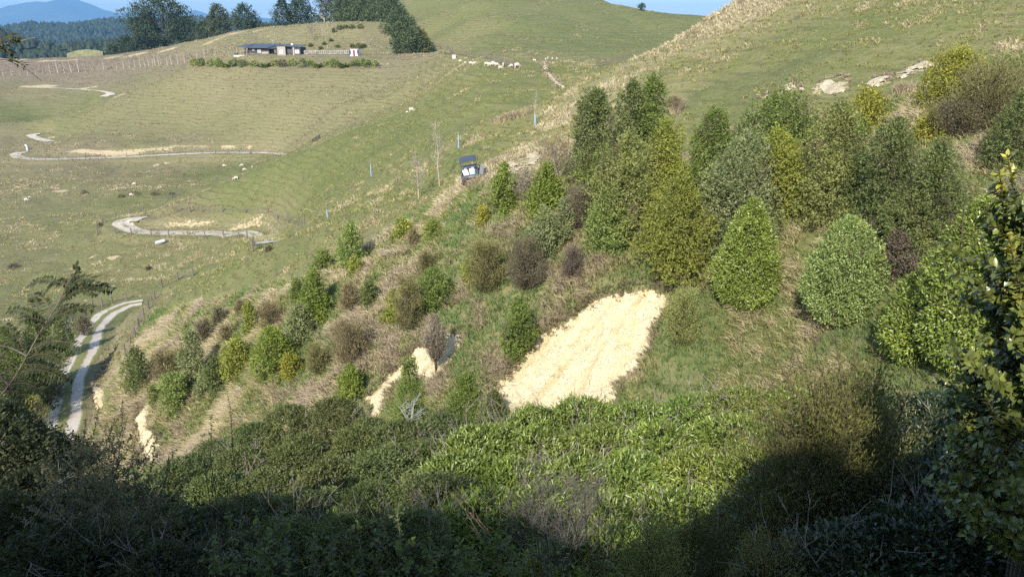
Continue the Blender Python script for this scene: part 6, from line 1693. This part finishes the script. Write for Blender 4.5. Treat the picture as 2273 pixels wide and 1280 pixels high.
m = MB(); m.box(-.62, .62, -.2, 2.0, .42, .58); m.build('chassis', M_BLK, ut, .02)
m = MB(); m.poly([(1.25,.58),(2.15,.58),(2.2,.8),(1.9,1.0),(1.3,1.05)], -.62, .62, 'x'); m.build('bonnet', M_BLK, ut, .03)
for x in (-.64, .64):
    m = MB(); m.tube([(x,-.1,.6),(x,-.1,1.2),(x*.97,-.05,1.74)], .032, 6); m.build('roof_post', M_BLK, ut)
    m = MB(); m.tube([(x,1.75,.95),(x,1.35,1.3),(x*.97,1.2,1.74)], .032, 6); m.build('roof_post', M_BLK, ut)
m = MB(); m.tube([(-.42,-.1,1.0),(-.42,-.08,1.74)], .022, 5); m.tube([(-.1,-.1,1.0),(-.1,-.08,1.74)], .014, 5); m.tube([(.28,-.1,1.0),(.28,-.08,1.74)], .014, 5); m.tube([(.46,-.1,1.0),(.46,-.08,1.74)], .022, 5); m.tube([(-.64,-.1,1.22),(.64,-.1,1.22)], .02, 5); m.build('screen_frame', M_BLK, ut)
m = MB(); m.box(-.55, .55, .15, .7, .72, .86); m.box(-.55, .55, .02, .14, .86, 1.28); m.build('seat', M_BLK, ut, .03)
m = MB(); m.box(-.66,.66,-1.25,-.15,.70,.75); m.box(-.66,-.62,-1.25,-.15,.75,1.0); m.box(.62,.66,-1.25,-.15,.75,1.0); m.box(-.62,.62,-.19,-.15,.75,1.0); tray = m.build('cargo_tray', M_BLK, ut)
m = MB(); m.box(-.64,.64,-1.30,-1.255,.62,.90); tg = m.build('tailgate', M_BLK, ut, .01)
m = MB(); m.box(-.18,.30,-1.312,-1.302,.70,.78); m.build('number_plate', M_GREYP, tg)
for x in (-.56, .56):
    m = MB(); m.box(x-.06, x+.06, -1.28, -1.22, .48, .58); m.build('tail_light', M_RED, ut, .01)
m = MB(); m.box(-.40,.40,-1.26,-1.2,.40,.46); m.build('bumper', M_GREYP, ut, .01)
for x in (-.60, .60):
    for y in (-.75, 1.6):
        m = MB(); m.tube([(x-.13,y,.32),(x-.12,y,.32),(x+.12,y,.32),(x+.13,y,.32)], [.24,.32,.32,.24], 18); wh = m.build('wheel', M_TYRE, ut)
        m = MB(); sgn = 1 if x > 0 else -1; m.tube([(x+sgn*.132,y,.32),(x+sgn*.15,y,.32)], [.18,.15], 12); m.build('rim', M_GREYP, wh)
m = MB(); m.poly([(-1.2,.55),(-1.15,.75),(-.4,.78),(-.3,.5),(-.4,.66),(-1.05,.66)], -.76, -.60, 'x'); m.build('mudguard', M_BLK, ut)
m = MB(); m.poly([(-1.2,.55),(-1.15,.75),(-.4,.78),(-.3,.5),(-.4,.66),(-1.05,.66)], .60, .76, 'x'); m.build('mudguard', M_BLK, ut)
Md = Matrix.Translation((.86, -.5, .55)) @ Matrix.Rotation(R(18), 4, 'Y') @ Matrix.Rotation(R(25), 4, 'Z')
m = MB(); m.box(-.17,.17,-.04,.04,0,.80, Md); dd = m.build('open_door', M_GREYP, ut, .015)
m = MB(); m.box(.19,.36,-.05,.05,.05,.55, Md); m.build('door_edge', M_BLK, dd, .02)
def can(x, tilt, label, green):
    M = ut.matrix_basis
    o = empty('container', M @ Vector((x, -.85, .76))); o.rotation_euler = (R(4), R(-10 + tilt), R(4)); tag(o, label, 'container')
    m = MB(); m.poly([(-.21,0),(.21,0),(.21,.42),(.13,.52),(-.21,.52)], -.15, .15); m.build('body', M_WHITE, o, .03)
    m = MB(); m.tube([(-.10,0,.53),(-.10,0,.585)], .045, 10); m.build('cap', M_BLK, o)
    m = MB(); m.tube([(.0,0,.52),(.02,0,.60),(.14,0,.585),(.16,0,.5)], .016, 6); m.build('handle', M_WHITE, o)
    if green:
        m = MB(); m.box(.06,.19,-.153,-.151,.05,.36); m.build('label', plain('mint_label', (.16, .62, .50), .6), o)
can(-.26, -12, 'plain white plastic container in the buggy tray, left of the pair', False)
can(.22, -2, 'white plastic container with mint green label in the buggy tray', True)
